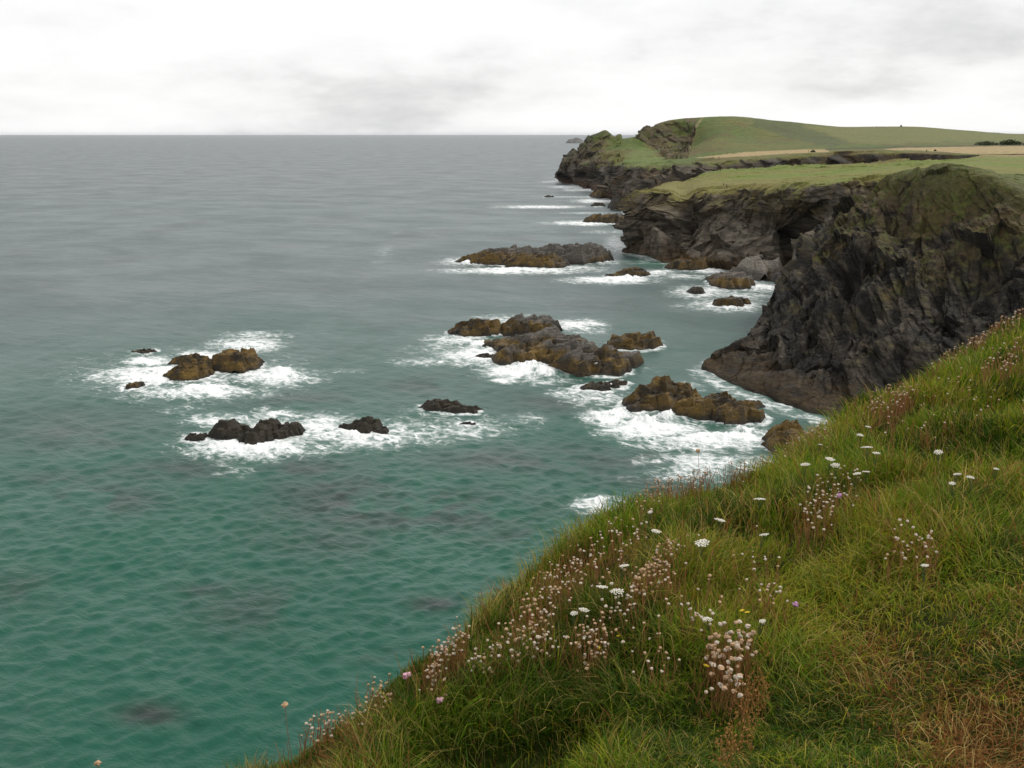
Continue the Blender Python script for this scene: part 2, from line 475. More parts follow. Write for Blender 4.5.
# carry the plateau on to the right, out of the frame
last = [p + np.array([160, 0, 0.0]) for p in pl_ribs[-1]]
pl_ribs.append(last); pu = pu + [14]
G = loft(pl_ribs, pu, pv)
N = outward(G)
rm = rowmask(pv, [0.1, 0.6, 1, 1, 0.9, 0.16, 0.03, 0.12, 0.5])[None, :]
um = np.interp(seg_samples(pu), np.arange(12), [1, 1, 1, 1, 1, 1, 1, 1, 0.8, 0.3, 0.05, 0])[:, None]
big = fbm(G / 24.0, 4, 0.5, 103) - 0.5
s1 = fbm(strata(G, (-0.62, -0.2, 0.76), 18, 3.6, 111, 4), 5, 0.55, 121, True) - 0.5
s2 = fbm(G / 4.0, 4, 0.6, 131) - 0.5
gx, gy = project(G)
led = facets(strata(G, (-0.55, -0.2, 0.8), 20.0, 9.0, 161), 162) * 7.5 + facets(strata(G, (-0.55, -0.2, 0.8), 9.0, 3.6, 164), 165) * 3.2 + facets(strata(G, (-0.55, -0.2, 0.8), 4.0, 1.6, 166), 168) * 1.3
G2 = G + N * ((big * 12 + s1 * 2.0 + s2 * 0.8 + led) * rm * um)[..., None]
cave = np.exp(-(((gx - 783) / 11) ** 2 + ((gy - 250) / 18) ** 2)) * 16 + np.exp(-(((gx - 684) / 10) ** 2 + ((gy - 212) / 22) ** 2)) * 9 \
    + np.exp(-(((gx - 762) / 22) ** 2 + ((gy - 242) / 9) ** 2)) * 7
G2 -= N * cave[..., None]
G2[..., 2] += (fbm(P3(G[..., 0] / 30, G[..., 1] / 30), 3, 0.5, 140) - 0.5) * 1.2 * (1 - rm)
N2 = outward(G2); up = N2[..., 2]; z = G2[..., 2]; gx, gy = project(G2)
nz = fbm(G2 / 5.0, 5, 0.6, 141); nb = fbm(G2 / 22.0, 3, 0.5, 142)
vrow = rowmask(pv, [0, 0, 0, 0, 0.1, 0.9, 1, 0.9, 0.1])[None, :]
grass = sstep(0.35, 0.65, vrow * 0.75 + (up - 0.6) * 0.9 + (nz - 0.5) * 0.5)
col = mix(C(0.029, 0.0235, 0.016), C(0.066, 0.052, 0.035), sstep(0.35, 0.65, nb))
bed = vnoise(strata(G2, (-0.55, -0.2, 0.8), 16, 3.2, 181), 183)
col = mix(col, C(0.125, 0.106, 0.083), sstep(0.6, 0.78, s1 + 0.5) * 0.6)
col = mix(col, C(0.15, 0.128, 0.10), sstep(0.62, 0.8, bed) * 0.75)
col = mix(col, C(0.018, 0.016, 0.014), sstep(0.45, 0.2, s1 + 0.5) * 0.7)
brow = sstep(12, 20, z) * sstep(0.35, 0.6, nz)
col = mix(col, C(0.075, 0.056, 0.026), brow * 0.75)
beige = inpoly(gx, gy, [(800, 190), (835, 186), (868, 188), (880, 205), (862, 214), (840, 205), (815, 196)])
col = mix(col, C(0.19, 0.15, 0.10), beige * sstep(0.35, 0.6, nz) * 0.8)
lw = sstep(0.42, 0.62, fbm(P3(G2[..., 0] / 60, G2[..., 1] / 26), 4, 0.5, 151))
gc = mix(GREEN * 0.95, C(0.138, 0.138, 0.028), lw)
gc = mix(gc, C(0.19, 0.14, 0.062), sstep(14, 2, (gy - (181 + (gx < 700) * 2)) * -1 + 6 * (nz - 0.5)) * sstep(176, 186, gy) * 0.3)
straw = sstep(148.0 + 0, 151.5, 303 - gy) * 0
gc = mix(gc, STRAW * 0.75, sstep(930, 1010, gx) * sstep(159, 154, gy) * 0.8)
col = mix(col, gc, grass)
edge = vrow * (1 - np.abs(vrow - 0.75) * 4).clip(0, 1)
col = mix(col, C(0.10, 0.062, 0.03), edge * sstep(0.4, 0.6, nz) * 0.6)
wd = sstep(5.0, 2.2, z + (nz - 0.5) * 6)
col = mix(col, mix(WEED, ORANGE * 1.0, sstep(0.4, 0.6, nz)), wd * sstep(650, 700, gx) * 0.9 + wd * 0.35 * (gx <= 700))
plateau = mesh_np("cliff", G2, grid_quads(*G2.shape[:2]), M_mid, False, col, {"rock": 1 - grass})
tag(plateau, "grey cliff with flat green plateau on top and dark cave at its foot", "cliff", kind="structure")

# ---------------------------------------------------------------- far ridge, fields and hill
fu = [26, 28, 30, 30, 36, 40, 48, 56, 60, 60, 56, 50, 20]
fv = [14, 18, 26, 16, 30, 44, 8]
far_ribs = [
    rib((555, 180, W), (557, 175, None), (559, 170, None), (562, 164, 955), (563.5, 160.5, 965), (566, 157, 975), (569, 154.5, 985), (572, 166, 1050)),
    rib((567, 183, W), (568, 176, None), (569, 169, None), (573, 162, 925), (577, 156, 935), (582, 149, 945), (587, 142.5, 955), (589, 156, 1050)),
    rib((579, 185.5, W), (580, 178, None), (582, 170, None), (587, 162, 890), (593, 153, 905), (599, 141, 925), (605, 130.5, 940), (608, 146, 1030)),
    rib((591, 190, W), (593, 181, None), (595, 173, None), (599, 164, 825), (604, 157, 850), (612, 147, 900), (617, 139.5, 930), (619, 150, 1030)),
    rib((605, 194, W), (607, 186, None), (610, 176, None), (615, 165, 760), (621, 158, 800), (628, 147, 880), (634, 137, 930), (637, 146, 1030)),
    rib((622, 203, W), (624, 193, None), (628, 182, None), (634, 168, 670), (642, 160, 740), (649, 148, 890), (652, 123.5, 930), (656, 132, 1050)),
    rib((645, 215, 600), (650, 195, None), (655, 182, None), (662, 167, 640), (672, 159, 730), (681, 150, 885), (688, 118.5, 945), (692, 124, 1080)),
    rib((690, 215, 590), (693, 190, None), (696, 178, None), (702, 164, 620), (710, 157.5, 690), (720, 138, 830), (730, 116.5, 960), (737, 122, 1100)),
    rib((750, 210, 590), (752, 185, None), (754, 170, None), (758, 158.5, 620), (765, 153.5, 680), (776, 140, 850), (787, 121.5, 1000), (795, 127, 1150)),
    rib((820, 205, 590), (820, 180, None), (820, 166, None), (822, 154, 610), (826, 150.5, 660), (836, 139, 850), (848, 126.8, 1100), (852, 130, 1250)),
    rib((890, 200, 590), (890, 178, None), (890, 164, None), (890, 153, 600), (893, 149.5, 650), (900, 139, 850), (906, 126.5, 1200), (906, 129, 1400)),
    rib((958, 185, 560), (958, 172, None), (958, 163, None), (958, 155.5, 560), (961, 147, 650), (965, 141, 850), (968, 130.5, 1250), (968, 133, 1400)),
    rib((1032, 180, 540), (1032, 168, None), (1032, 160, None), (1032, 154, 540), (1034, 145, 650), (1037, 141, 850), (1037, 134, 1300), (1037, 136, 1500)),
]
far_ribs.append([p + np.array([420, 0, 0.0]) for p in far_ribs[-1]])
G = loft(far_ribs, fu, fv)
N = outward(G)
gx, gy = project(G)
scarp = (inpoly(gx, gy, [(636, 138), (646, 124), (662, 119), (688, 117), (698, 119), (693, 138), (688, 158), (668, 161), (655, 148)])).astype(float)
rm = rowmask(fv, [0.15, 1, 1, 0.2, 0.05, 0.08, 0.03, 0])[None, :] * np.ones(G.shape[:2])
um = np.interp(seg_samples(fu), np.arange(14), [1, 1, 1, 1, 1, 0.9, 0.8, 0.55, 0.4, 0.35, 0.3, 0.1, 0, 0])[:, None]
cone = ((gx < 622) & (gy < 164)).astype(float)
rm = np.maximum(rm * um, np.maximum(scarp * 0.32 * sstep(118, 128, gy), cone * 0.3 * sstep(131, 140, gy)))
big = fbm(G / 45.0, 4, 0.5, 203) - 0.5
s1 = fbm(strata(G, (0.55, -0.2, 0.8), 40, 9, 211, 8), 5, 0.55, 221, True) - 0.5
s2 = fbm(G / 9.0, 4, 0.6, 231) - 0.5
led = facets(strata(G, (0.5, -0.2, 0.8), 34, 15, 261, 8), 262) * 13 + facets(strata(G, (0.5, -0.2, 0.8), 13, 6, 264, 8), 265) * 6
G2 = G + N * ((big * 20 + s1 * 4 + s2 * 2 + led) * rm)[..., None]
N2 = outward(G2); up = N2[..., 2]; z = G2[..., 2]; gx, gy = project(G2)
nz = fbm(G2 / 10.0, 5, 0.6, 241); nb = fbm(G2 / 60.0, 3, 0.5, 242)
vrow = rowmask(fv, [0, 0, 0, 0.75, 1, 1, 1, 1])[None, :]
grass = sstep(0.35, 0.65, vrow * 0.8 + (up - 0.7) * 0.5 + (nz - 0.5) * 0.6)
grass = grass * (1 - 0.8 * scarp * sstep(0.35, 0.55, nz)) * (1 - cone * sstep(0.36, 0.52, nz + (590 - gx) / 110.0) * 0.85)
col = mix(C(0.027, 0.0215, 0.015), C(0.058, 0.046, 0.031), sstep(0.35, 0.65, nb))
col = mix(col, C(0.11, 0.097, 0.08), sstep(0.6, 0.8, s1 + 0.5) * 0.6)
col = mix(col, C(0.10, 0.07, 0.035), sstep(0.45, 0.62, nz) * sstep(8, 16, z) * 0.6)
col = mix(col, C(0.075, 0.05, 0.032), scarp * 0.7)
hillg = mix(C(0.100, 0.103, 0.023), C(0.072, 0.100, 0.018), sstep(0.4, 0.6, fbm(P3(G2[..., 0] / 90, G2[..., 1] / 60), 4, 0.5, 251)))
hillg = mix(hillg, C(0.10, 0.065, 0.024), sstep(0.52, 0.66, fbm(G2 / 34, 4, 0.55, 253)) * 0.6)
jx = gx + (nz - 0.5) * 16; jy = gy + (fbm(G2 / 14.0, 3, 0.5, 255) - 0.5) * 9
darkband = inpoly(jx, jy, [(768, 117), (800, 124), (830, 136), (850, 144), (826, 146), (795, 140), (770, 132), (745, 124)])
hillg = mix(hillg, C(0.058, 0.075, 0.024), darkband * 0.75)
light = inpoly(jx, jy, [(800, 126), (910, 126), (1040, 134), (1040, 141), (850, 143), (828, 134)])
hillg = mix(hillg, C(0.125, 0.13, 0.04), light * 0.8)
hillg = mix(hillg, C(0.105, 0.155, 0.03), inpoly(jx, jy, [(612, 166), (640, 146), (650, 148), (665, 162), (640, 167)]) * 0.55)
strawm = inpoly(gx, gy, [(693, 158), (715, 155.5), (745, 152), (800, 149.5), (826, 149.3), (830, 152), (790, 153.5), (745, 156.5)]) | \
    inpoly(gx, gy, [(880, 149.5), (905, 147.2), (985, 145.5), (1060, 144), (1060, 153), (980, 154.5), (930, 151)])
hillg = mix(hillg, STRAW * 0.86, strawm * 0.95)
hedgeline = (np.abs(gy - np.interp(gx, [820, 880, 960, 1060], [149.3, 147.6, 146, 144.5])) < 0.8) & (gx > 825)
hillg = mix(hillg, C(0.045, 0.05, 0.02), hedgeline * 0.8)
edge = np.exp(-((vrow - 0.75) / 0.1) ** 2) * sstep(150, 175, gy)
hillg = mix(hillg, C(0.13, 0.09, 0.045), edge * 0.5)
path = (np.abs(gx - np.interp(gy, [118, 126, 136, 146, 158], [702, 696, 693, 690, 688]) - (nz - 0.5) * 6) < 1.3) & (gy < 148)
hillg = mix(hillg, C(0.26, 0.19, 0.11), path * 0.6)
col = mix(col, hillg, grass)
col = mix(col, C(0.09, 0.05, 0.03), sstep(9, 4, z + (nz - 0.5) * 9) * 0.6)
hill = mesh_np("hill", G2, grid_quads(*G2.shape[:2]), M_far, False, col, {"rock": 1 - grass})
tag(hill, "far green hill with rocky point and dark sea cliffs below straw fields", "hill", kind="structure")

# ---------------------------------------------------------------- islets on the horizon
def heightfield(name, cx, cy, hw, hd, n, zf, colf, mat, rockv=1.0, cut=-1.2):
    x = np.linspace(-hw, hw, n[0]); y = np.linspace(-hd, hd, n[1])
    X, Y = np.meshgrid(x, y, indexing='ij')
    Z = zf(X, Y)
    V = np.stack([X, Y, Z], -1)
    q = grid_quads(*n)
    keep = (Z.ravel()[q] > cut).any(1)
    q = q[keep]
    used = np.unique(q); mp = np.full(X.size, -1); mp[used] = np.arange(len(used))
    c = colf(V).reshape(-1, 3)[used]
    o = mesh_np(name, V.reshape(-1, 3)[used], mp[q], mat, False, c, {"rock": np.full(len(used), rockv)})
    o.location = (cx, cy, 0)
    return o
ib = at(577, 136, np.float64(5200.0))
def isl_z(X, Y):
    e = np.maximum(0, 1 - (np.abs(X + 8) / 52) ** 2.4 - (Y / 60) ** 2)
    e2 = np.maximum(0, 1 - ((X - 66) / 10) ** 2 - (Y / 20) ** 2)
    n = fbm(P3(X / 22, Y / 22), 4, 0.5, 301)
    return 27 * e ** 0.9 * (0.6 + 0.7 * n) + 15 * e2 * n * 1.4 - 1.5
isl = heightfield("island", ib[0], ib[1], 90, 70, (90, 60), isl_z, lambda V: np.zeros(V.shape) + C(0.13, 0.128, 0.125), M_far)
tag(isl, "small grey humped island on the sea horizon left of the far point", "island", kind="structure")

# ================================================================== rocks in the sea
ROCKS = []   # lobes kept for the surf
def sea_rock(lobes, label, grey=0.3, weed=1.0, seed=0, flat=0.5, name="sea_rock", group=None, dip=(0.3, -0.35), wetc=1.0, z0=0.0, gain=1.0):
    L = []
    for (px, py, hw, hd, h) in lobes:
        c = sea_at(px, py, z0); D = c[1]
        a = hw * D / F * 1.06
        b = (sea_at(px, py - hd, z0)[1] - sea_at(px, py + hd, z0)[1]) / 2
        L.append((c[0], c[1], a, max(b, 0.45 * a * min(1, 0.5)), h))
        if z0 == 0: ROCKS.append((c[0], c[1], a, max(b, 0.22 * a), h))
    cx = np.mean([l[0] for l in L]); cy = np.mean([l[1] for l in L])
    hw = max(abs(l[0] - cx) + l[2] for l in L) * 1.25; hd = max(abs(l[1] - cy) + l[3] for l in L) * 1.25
    res = max(0.16, cy / F * 0.9)
    n = (int(np.clip(2 * hw / res, 24, 150)), int(np.clip(2 * hd / res, 24, 150)))
    top = max(l[4] for l in L)
    sc = max(1.2, top * 0.9)
    def zf(X, Y):
        wx = (fbm(P3(X / sc / 1.3, Y / sc / 1.3, seed), 3, 0.5, seed + 1) - 0.5) * sc * 1.2
        wy = (fbm(P3(X / sc / 1.3, Y / sc / 1.3, seed + 9), 3, 0.5, seed + 2) - 0.5) * sc * 1.2
        Xw, Yw = X + wx, Y + wy
        Z = np.full(X.shape, -3.0)
        br = np.random.default_rng(seed * 13 + 5)
        for (lx, ly, a, b, h) in L:
            q = np.sqrt(((Xw + cx - lx) / a) ** 2 + ((Yw + cy - ly) / b) ** 2)
            prof = np.where(q < 1, (1 - q ** 2.4) ** 0.7, -(q - 1) * 1.6)
            Z = np.maximum(Z, (h * 0.42 + 0.35) * prof - 0.35)
            big_b = max(a, b)
            for _ in range(int(12 + 5 * min(4, big_b / 3))):
                ra = math.sqrt(br.random()) * 0.86; th = br.uniform(0, 6.283)
                bx = lx - cx + a * ra * math.cos(th); by = ly - cy + b * ra * math.sin(th)
                fl = flat * 0.5
                hb = h * (1 - (0.75 - fl) * ra ** 1.6) * br.uniform(0.62, 1.1)
                rb = br.uniform(0.16, 0.42) * min(a, b) * (1.0 if min(a, b) > 1.2 else 1.4)
                rx_ = rb * min(2.2, max(1.0, a / b)); ry_ = rb * min(2.2, max(1.0, b / a))
                dx = X - bx; dy = Y - by
                t0x = dip[0] * 0.8 + br.normal(0, 0.18); t0y = dip[1] * 0.8 + br.normal(0, 0.18)
                zz = hb + t0x * dx + t0y * dy
                nsd = br.integers(5, 8); a0 = br.uniform(0, 6.28)
                for k in range(nsd):
                    an = a0 + k * 6.283 / nsd + br.normal(0, 0.25)
                    sl = br.uniform(1.4, 4.6)
                    zz = np.minimum(zz, hb + sl * (rb * br.uniform(0.7, 1.2) - (math.cos(an) * dx * rb / rx_ + math.sin(an) * dy * rb / ry_)))
                Z = np.maximum(Z, zz)
        rid = fbm(P3(X / sc * 0.9, Y / sc * 0.9, seed + 3), 5, 0.58, seed + 4, True) - 0.55
        fine = fbm(P3(X / sc * 3.0, Y / sc * 3.0, seed), 4, 0.6, seed + 6) - 0.5
        m = np.clip(Z / top + 0.25, 0, 1)
        Z = Z + m * top * ((rid * 0.22 + fine * 0.34) * (0.6 + 0.4 * (top < 2)))
        # ledges along tilted beds
        step = max(0.35, top * 0.17)
        plane = Z + X * dip[0] * 0.5 + Y * dip[1] * 0.3
        q = plane / step + (fine * 0.8); fr = q - np.floor(q)
        led = (np.floor(q) + sstep(0.55, 1.0, fr)) * step - plane
        return Z + np.where(Z > 0.1, led * 0.35, 0)
    def cf(V):
        zz = V[..., 2]; Pn = V + np.array([cx, cy, 0])
        n1 = fbm(Pn / (sc * 0.9), 4, 0.6, seed + 11); n2 = fbm(Pn / (sc * 2.2), 3, 0.5, seed + 12)
        g = C(0.085, 0.075, 0.062)
        w = mix(C(0.030, 0.020, 0.007), C(0.135, 0.080, 0.012), sstep(0.3, 0.66, n1)) * 0.82
        dk = mix(C(0.014, 0.012, 0.008), C(0.034, 0.026, 0.013), n1)
        gm = sstep(0.66 - grey * 0.5, 0.80 - grey * 0.5, zz / top * 0.34 + n2 * 0.6 + (V[..., 1] / hd) * 0.22 + V[..., 0] / hw * 0.06)
        c = mix(dk, w, sstep(0.25, 0.6, weed * (0.35 + 0.65 * n1) + 0.0))
        c = mix(c, np.zeros(V.shape) + g * gain, gm * (grey > 0) if grey < 1 else np.ones_like(zz))
        c = mix(c, np.zeros(V.shape) + C(0.017, 0.014, 0.011), sstep(0.42, 0.1, zz / max(top, 1.2) + (n1 - 0.5) * 0.35) * 0.92 * wetc)
        return c
    o = heightfield(name, cx, cy, hw, hd, n, zf, cf, M_rock)
    o.location.z = z0
    tag(o, label, "rock", group)
    return o

sea_rock([(237, 367, 22, 5, 3.6), (247, 366, 12, 4, 3.4)], "largest brown weedy rock of the left surf, at its right end", 0.0, 1.0, 11)
sea_rock([(190, 363, 22, 3, 1.6), (188, 376, 21, 5, 2.1), (206, 370, 14, 4, 1.8)], "forked low brown rock left of the largest rock in the left surf", 0.0, 0.9, 23)
sea_rock([(133, 387, 9, 2.5, 0.8)], "small dark rock at the left edge of the left surf", 0.0, 0.6, 31, flat=0.75, dip=(0.02, -0.1))
sea_rock([(144, 352, 11, 1.6, 0.6)], "low dark rock awash behind the forked brown rock", 0.0, 0.5, 37)
sea_rock([(196, 439, 9, 2, 0.9)], "small black rock at the left end of the black rock row", 0.0, 0.25, 41, flat=0.75, dip=(0.02, -0.1))
sea_rock([(231, 436, 15, 4, 2.5), (222, 437, 9, 2, 1.7)], "black lump second from the left in the black rock row", 0.0, 0.3, 43, flat=0.75, dip=(0.02, -0.1))
sea_rock([(257, 442, 12, 4, 2.5), (268, 435, 13, 4, 2.7)], "widest black rock in the middle of the black rock row", 0.0, 0.3, 47, flat=0.75, dip=(0.02, -0.1))
sea_rock([(291, 435, 9, 3, 2.3), (282, 438, 8, 2, 1.4)], "black rock at the right end of the black rock row", 0.0, 0.25, 53, flat=0.75, dip=(0.02, -0.1))
sea_rock([(352, 429, 11, 2, 1.0), (367, 430, 13, 4, 2.0), (381, 433, 8, 2, 1.1)], "jagged black rock alone in white foam between two black rock groups", 0.0, 0.35, 59)
sea_rock([(438, 408, 17, 3, 1.5), (460, 412, 16, 3, 1.1)], "long low black rock in streaky foam left of centre", 0.0, 0.3, 61)
sea_rock([(467, 425, 7, 1.3, 0.5)], "tiny dark rock just below the long low black rock", 0.0, 0.3, 67)
sea_rock([(479, 332, 22, 4, 2.6), (457, 333, 8, 2, 1.4)], "brown ridged rock left of the big central rock", 0.0, 0.75, 71)
sea_rock([(524, 332, 24, 5, 3.3), (540, 329, 15, 4, 3.4)], "block behind the big central rock, brown left and grey right", 0.36, 1.0, 73)
sea_rock([(542, 350, 40, 10, 3.2), (584, 363, 38, 10, 2.9), (497, 346, 14, 3, 1.3), (522, 356, 24, 8, 2.4), (604, 371, 24, 6, 2.3)], "big central rock slab, ochre weed below and grey ledges above", 0.25, 1.0, 79, 0.85)
sea_rock([(483, 357, 9, 1.4, 0.6)], "small dark rock in foam beside the left arm of the central rock", 0.0, 0.4, 83)
sea_rock([(600, 388, 21, 3.2, 1.0), (618, 384, 10, 2.5, 0.8)], "low dark weedy rock just in front of the big central rock", 0.0, 0.45, 89)
sea_rock([(635, 346, 22, 5, 2.6)], "round brown dome of rock right of the big central rock", 0.0, 1.0, 97, 0.4)
sea_rock([(662, 400, 22, 8, 4.8), (641, 407, 18, 5, 2.4), (683, 402, 18, 6, 3.2)], "peaked brown rock with white surf breaking at its foot", 0.0, 0.95, 101, 0.2)
sea_rock([(705, 414, 29, 7, 3.0), (738, 418, 24, 7, 2.5), (724, 412, 24, 7, 2.9)], "long rounded brown rock beside the channel to the dark headland", 0.0, 0.95, 103, 0.6)
sea_rock([(631, 421, 6, 1.2, 0.6)], "tiny black rock at the left foot of the peaked brown rock", 0.0, 0.2, 107)
sea_rock([(492, 262, 33, 3.2, 2.8), (532, 265, 28, 2.6, 2.8), (508, 259, 30, 3, 3.6)], "long flat ochre rock island, left end of the far reef", 0.16, 1.0, 109, 0.85)
sea_rock([(570, 259, 34, 4, 5.0), (545, 265, 20, 3, 3.0), (588, 260, 19, 3, 5.4), (552, 259, 18, 3, 5.4)], "lumpy grey rock island, right end of the far reef", 0.75, 0.8, 113, 0.15, gain=0.95)
sea_rock([(630, 275, 17, 1.8, 2.2), (610, 276, 5, 0.8, 0.7)], "low green brown rock in a breaking wave before the grey cliff", 0.0, 0.7, 127)
sea_rock([(698, 293, 8, 1.5, 1.9)], "small dark rock in foam off the beach below the grey cliff", 0.0, 0.3, 131)
sea_rock([(730, 305, 17, 3, 2.2)], "reddish brown rock with white foam off the cave beach", 0.25, 0.8, 137, gain=0.7)
sea_rock([(606, 222, 20, 1.8, 3.8)], "low brown rock far off between the reef and the far cliffs", 0.1, 0.9, 139)
sea_rock([(617, 209, 6, 1.5, 8.5)], "dark pointed stack at the foot of the far cliffs", 0.0, 0.15, 149, 0.0)
sea_rock([(606, 197, 15, 1.3, 5.5)], "flat reddish ledge of rock below the far cliffs", 0.1, 0.7, 151, 0.9)
sea_rock([(598, 206, 6, 0.6, 2.0)], "tiny dark rock in surf left of the pointed stack", 0.0, 0.15, 157)
sea_rock([(549, 197, 4, 0.4, 0.9)], "farthest tiny rock in the surf off the far point", 0.0, 0.2, 163)
sea_rock([(787, 447, 15, 6, 4.0), (778, 449, 8, 4, 2.4)], "brown weedy rock half hidden by the grassy edge", 0.0, 0.7, 167, 0.4)
sea_rock([(767, 446, 5, 1.3, 0.8)], "small reddish rock in foam near the grassy edge", 0.0, 0.6, 173)
sea_rock([(731, 283, 18, 4.5, 3.0), (722, 284, 12, 4, 2.0)], "ochre weed rock with pale grey top on the cave beach", 0.5, 1.0, 179, 0.6, gain=1.3)
sea_rock([(760, 271, 15, 4.0, 4.4)], "large pale grey boulder in front of the dark cave", 1.9, 0.4, 181, 0.95, name="boulder", z0=1.5, gain=2.3, wetc=0.8)
sea_rock([(792, 280, 16, 4, 4.0)], "pale grey sloping slab right of the cave mouth", 1.6, 0.5, 191, 0.6, name="boulder", z0=0.5, gain=0.75, wetc=0.6)
sea_rock([(690, 268, 20, 2.2, 3.2)], "orange brown ledge along the foot of the grey cliff", 0.0, 1.0, 193, 0.8)

# ================================================================== the sea
dense = np.linspace(-R(35), R(35), 1380)
coarse_r = np.linspace(R(35), R(325), 70)[1:-1]
ang = np.concatenate([dense, coarse_r])
rr = [22.0]
while rr[-1] < 46000:
    r = rr[-1]
    rr.append(r + max(0.32 if r > 55 else 1.2, r * r / 45000 * 1.35))
rr = np.array(rr)
A, RR = np.meshgrid(ang, rr, indexing='ij')
X = RR * np.sin(A); Y = RR * np.cos(A)
dr = np.gradient(rr)[None, :] + 0 * X
Z = np.zeros_like(X)
wr = np.random.default_rng(3)
for k in range(34):
    lam = 0.95 * (1.062 ** k) * wr.uniform(0.9, 1.1)
    th = R(-68) + wr.normal(0, 0.75)
    amp = 0.0105 * lam ** 0.9 * (1.0 if lam < 2.6 else (2.6 / lam) ** 1.1)
    kx, ky = math.cos(th) * 2 * math.pi / lam, math.sin(th) * 2 * math.pi / lam
    ph = wr.uniform(0, 6.28)
    fade = np.clip((lam / np.maximum(dr, 0.05) - 2.2) / 2.0, 0, 1)
    s = np.sin(kx * X + ky * Y + ph)
    Z += amp * fade * (s + 0.25 * s * s)
gx, gy = project(np.stack([X, Y, Z * 0], -1))
front = (Y > 10) & (np.abs(A) < 1.2)
FOAM = [ # px, py, rx, ry, strength
    (190, 376, 118, 26, .50), (148, 376, 48, 9, .85), (205, 392, 70, 8, .62), (245, 345, 36, 7, .72), (272, 378, 45, 9, .75),
    (203, 357, 22, 6, .95), (255, 335, 40, 4, .5), (110, 378, 30, 10, .45), (150, 362, 30, 5, .8), (175, 410, 40, 6, .3),
    (250, 447, 60, 11, .95), (222, 420, 42, 7, .6), (292, 428, 44, 14, .72), (325, 430, 40, 15, .6), (335, 448, 34, 6, .45),
    (232, 470, 24, 9, .36), (205, 440, 30, 9, .5), (275, 415, 22, 6, .7),
    (372, 437, 40, 12, .75), (412, 432, 44, 15, .5), (470, 428, 66, 12, .46), (520, 420, 40, 7, .34), (425, 412, 30, 8, .4),
    (455, 340, 30, 6, .7), (482, 356, 45, 10, .82), (520, 372, 38, 7, .92), (576, 325, 28, 5, .85), (592, 331, 24, 4, .45),
    (508, 320, 36, 5, .6), (432, 362, 44, 5, .45), (504, 381, 14, 3, .8), (440, 350, 40, 6, .4), (548, 382, 30, 4, .5), (490, 330, 22, 6, .5),
    (598, 400, 34, 8, .6), (612, 418, 28, 8, .97), (576, 394, 32, 6, .6), (655, 430, 46, 11, .92), (640, 412, 10, 8, .8), (668, 415, 8, 8, .9),
    (702, 442, 62, 10, .74), (742, 440, 40, 9, .74), (690, 462, 62, 10, .52), (722, 468, 64, 11, .55), (600, 505, 30, 9, .6), (650, 462, 24, 5, .5),
    (758, 394, 26, 4, .5), (690, 387, 20, 6, .5), (625, 345, 14, 8, .5), (652, 342, 12, 2, .6), (640, 370, 30, 4, .35), (790, 405, 26, 4, .5), (690, 478, 80, 8, .4),
    (468, 262, 26, 4, .82), (520, 271, 70, 3, .85), (597, 262, 24, 3, .6), (616, 246, 12, 8, .7), (575, 268, 30, 3, .6),
    (612, 280, 44, 3.5, .9), (656, 273, 18, 3, .78), (645, 262, 30, 3, .4), (690, 277, 40, 3, .5),
    (702, 292, 34, 6, .72), (730, 306, 44, 6, .72), (712, 270, 28, 3, .8), (762, 288, 20, 4, .9), (745, 296, 40, 5, .5),
    (592, 223, 44, 2.4, .85), (540, 207, 44, 1.4, .85), (592, 190, 26, 1.6, .9), (574, 187, 22, 1.4, .85), (602, 201, 30, 2, .85), (632, 210, 9, 8, .85),
    (556, 182, 14, 1.5, .7), (575, 197, 36, 1.2, .5), (585, 213, 30, 1.3, .5), (604, 232, 26, 2, .45), (545, 232, 30, 1.5, .3),
    (384, 252, 12, 9, .33), (375, 262, 20, 2, .3), (395, 232, 14, 3, .25), (560, 295, 60, 3, .2), (470, 375, 40, 4, .25), (345, 372, 26, 3, .3),
]
foam = np.zeros_like(X)
for (fx, fy, rx, ry, s) in FOAM:
    q = ((gx - fx) / (rx * 1.3)) ** 2 + ((gy - fy) / (ry * 1.35)) ** 2
    foam = np.maximum(foam, s * np.exp(-q * 1.1) + 0.25 * foam * np.exp(-q))
for (lx, ly, a, b, h) in ROCKS:
    q = np.sqrt(((X - lx) / (a + 0.8)) ** 2 + ((Y - ly) / (b + 0.8)) ** 2)
    foam = np.maximum(foam, 0.62 * np.exp(-np.clip(q - 1.0, 0, 9) ** 2 * 22))
for line in ([(718, 361), (698, 372), (720, 386), (758, 401), (802, 417), (852, 429)], [(634, 243), (619, 252), (641, 256), (668, 264), (700, 269), (728, 275), (752, 281), (778, 284)], [(555, 180), (567, 183), (579, 185.5), (591, 190), (605, 194), (622, 203)]):
    pts = [sea_at(*p) for p in line]
    for a, b in zip(pts[:-1], pts[1:]):
        ab = (b - a)[:2]; t = np.clip(((X - a[0]) * ab[0] + (Y - a[1]) * ab[1]) / (ab @ ab), 0, 1)
        d = np.hypot(X - a[0] - t * ab[0], Y - a[1] - t * ab[1])
        foam = np.maximum(foam, 0.5 * np.exp(-(d / (2.0 + a[1] / 160)) ** 2))
foam *= front
foam = np.clip(foam * (0.72 + 0.56 * fbm(P3(X / 5.0, Y / 9.0), 3, 0.5, 401)) - 0.03, 0, 1)
lump = fbm(P3(X / 1.6, Y / 2.4), 4, 0.6, 411)
Z += foam ** 2 * (lump - 0.3) * 1.5
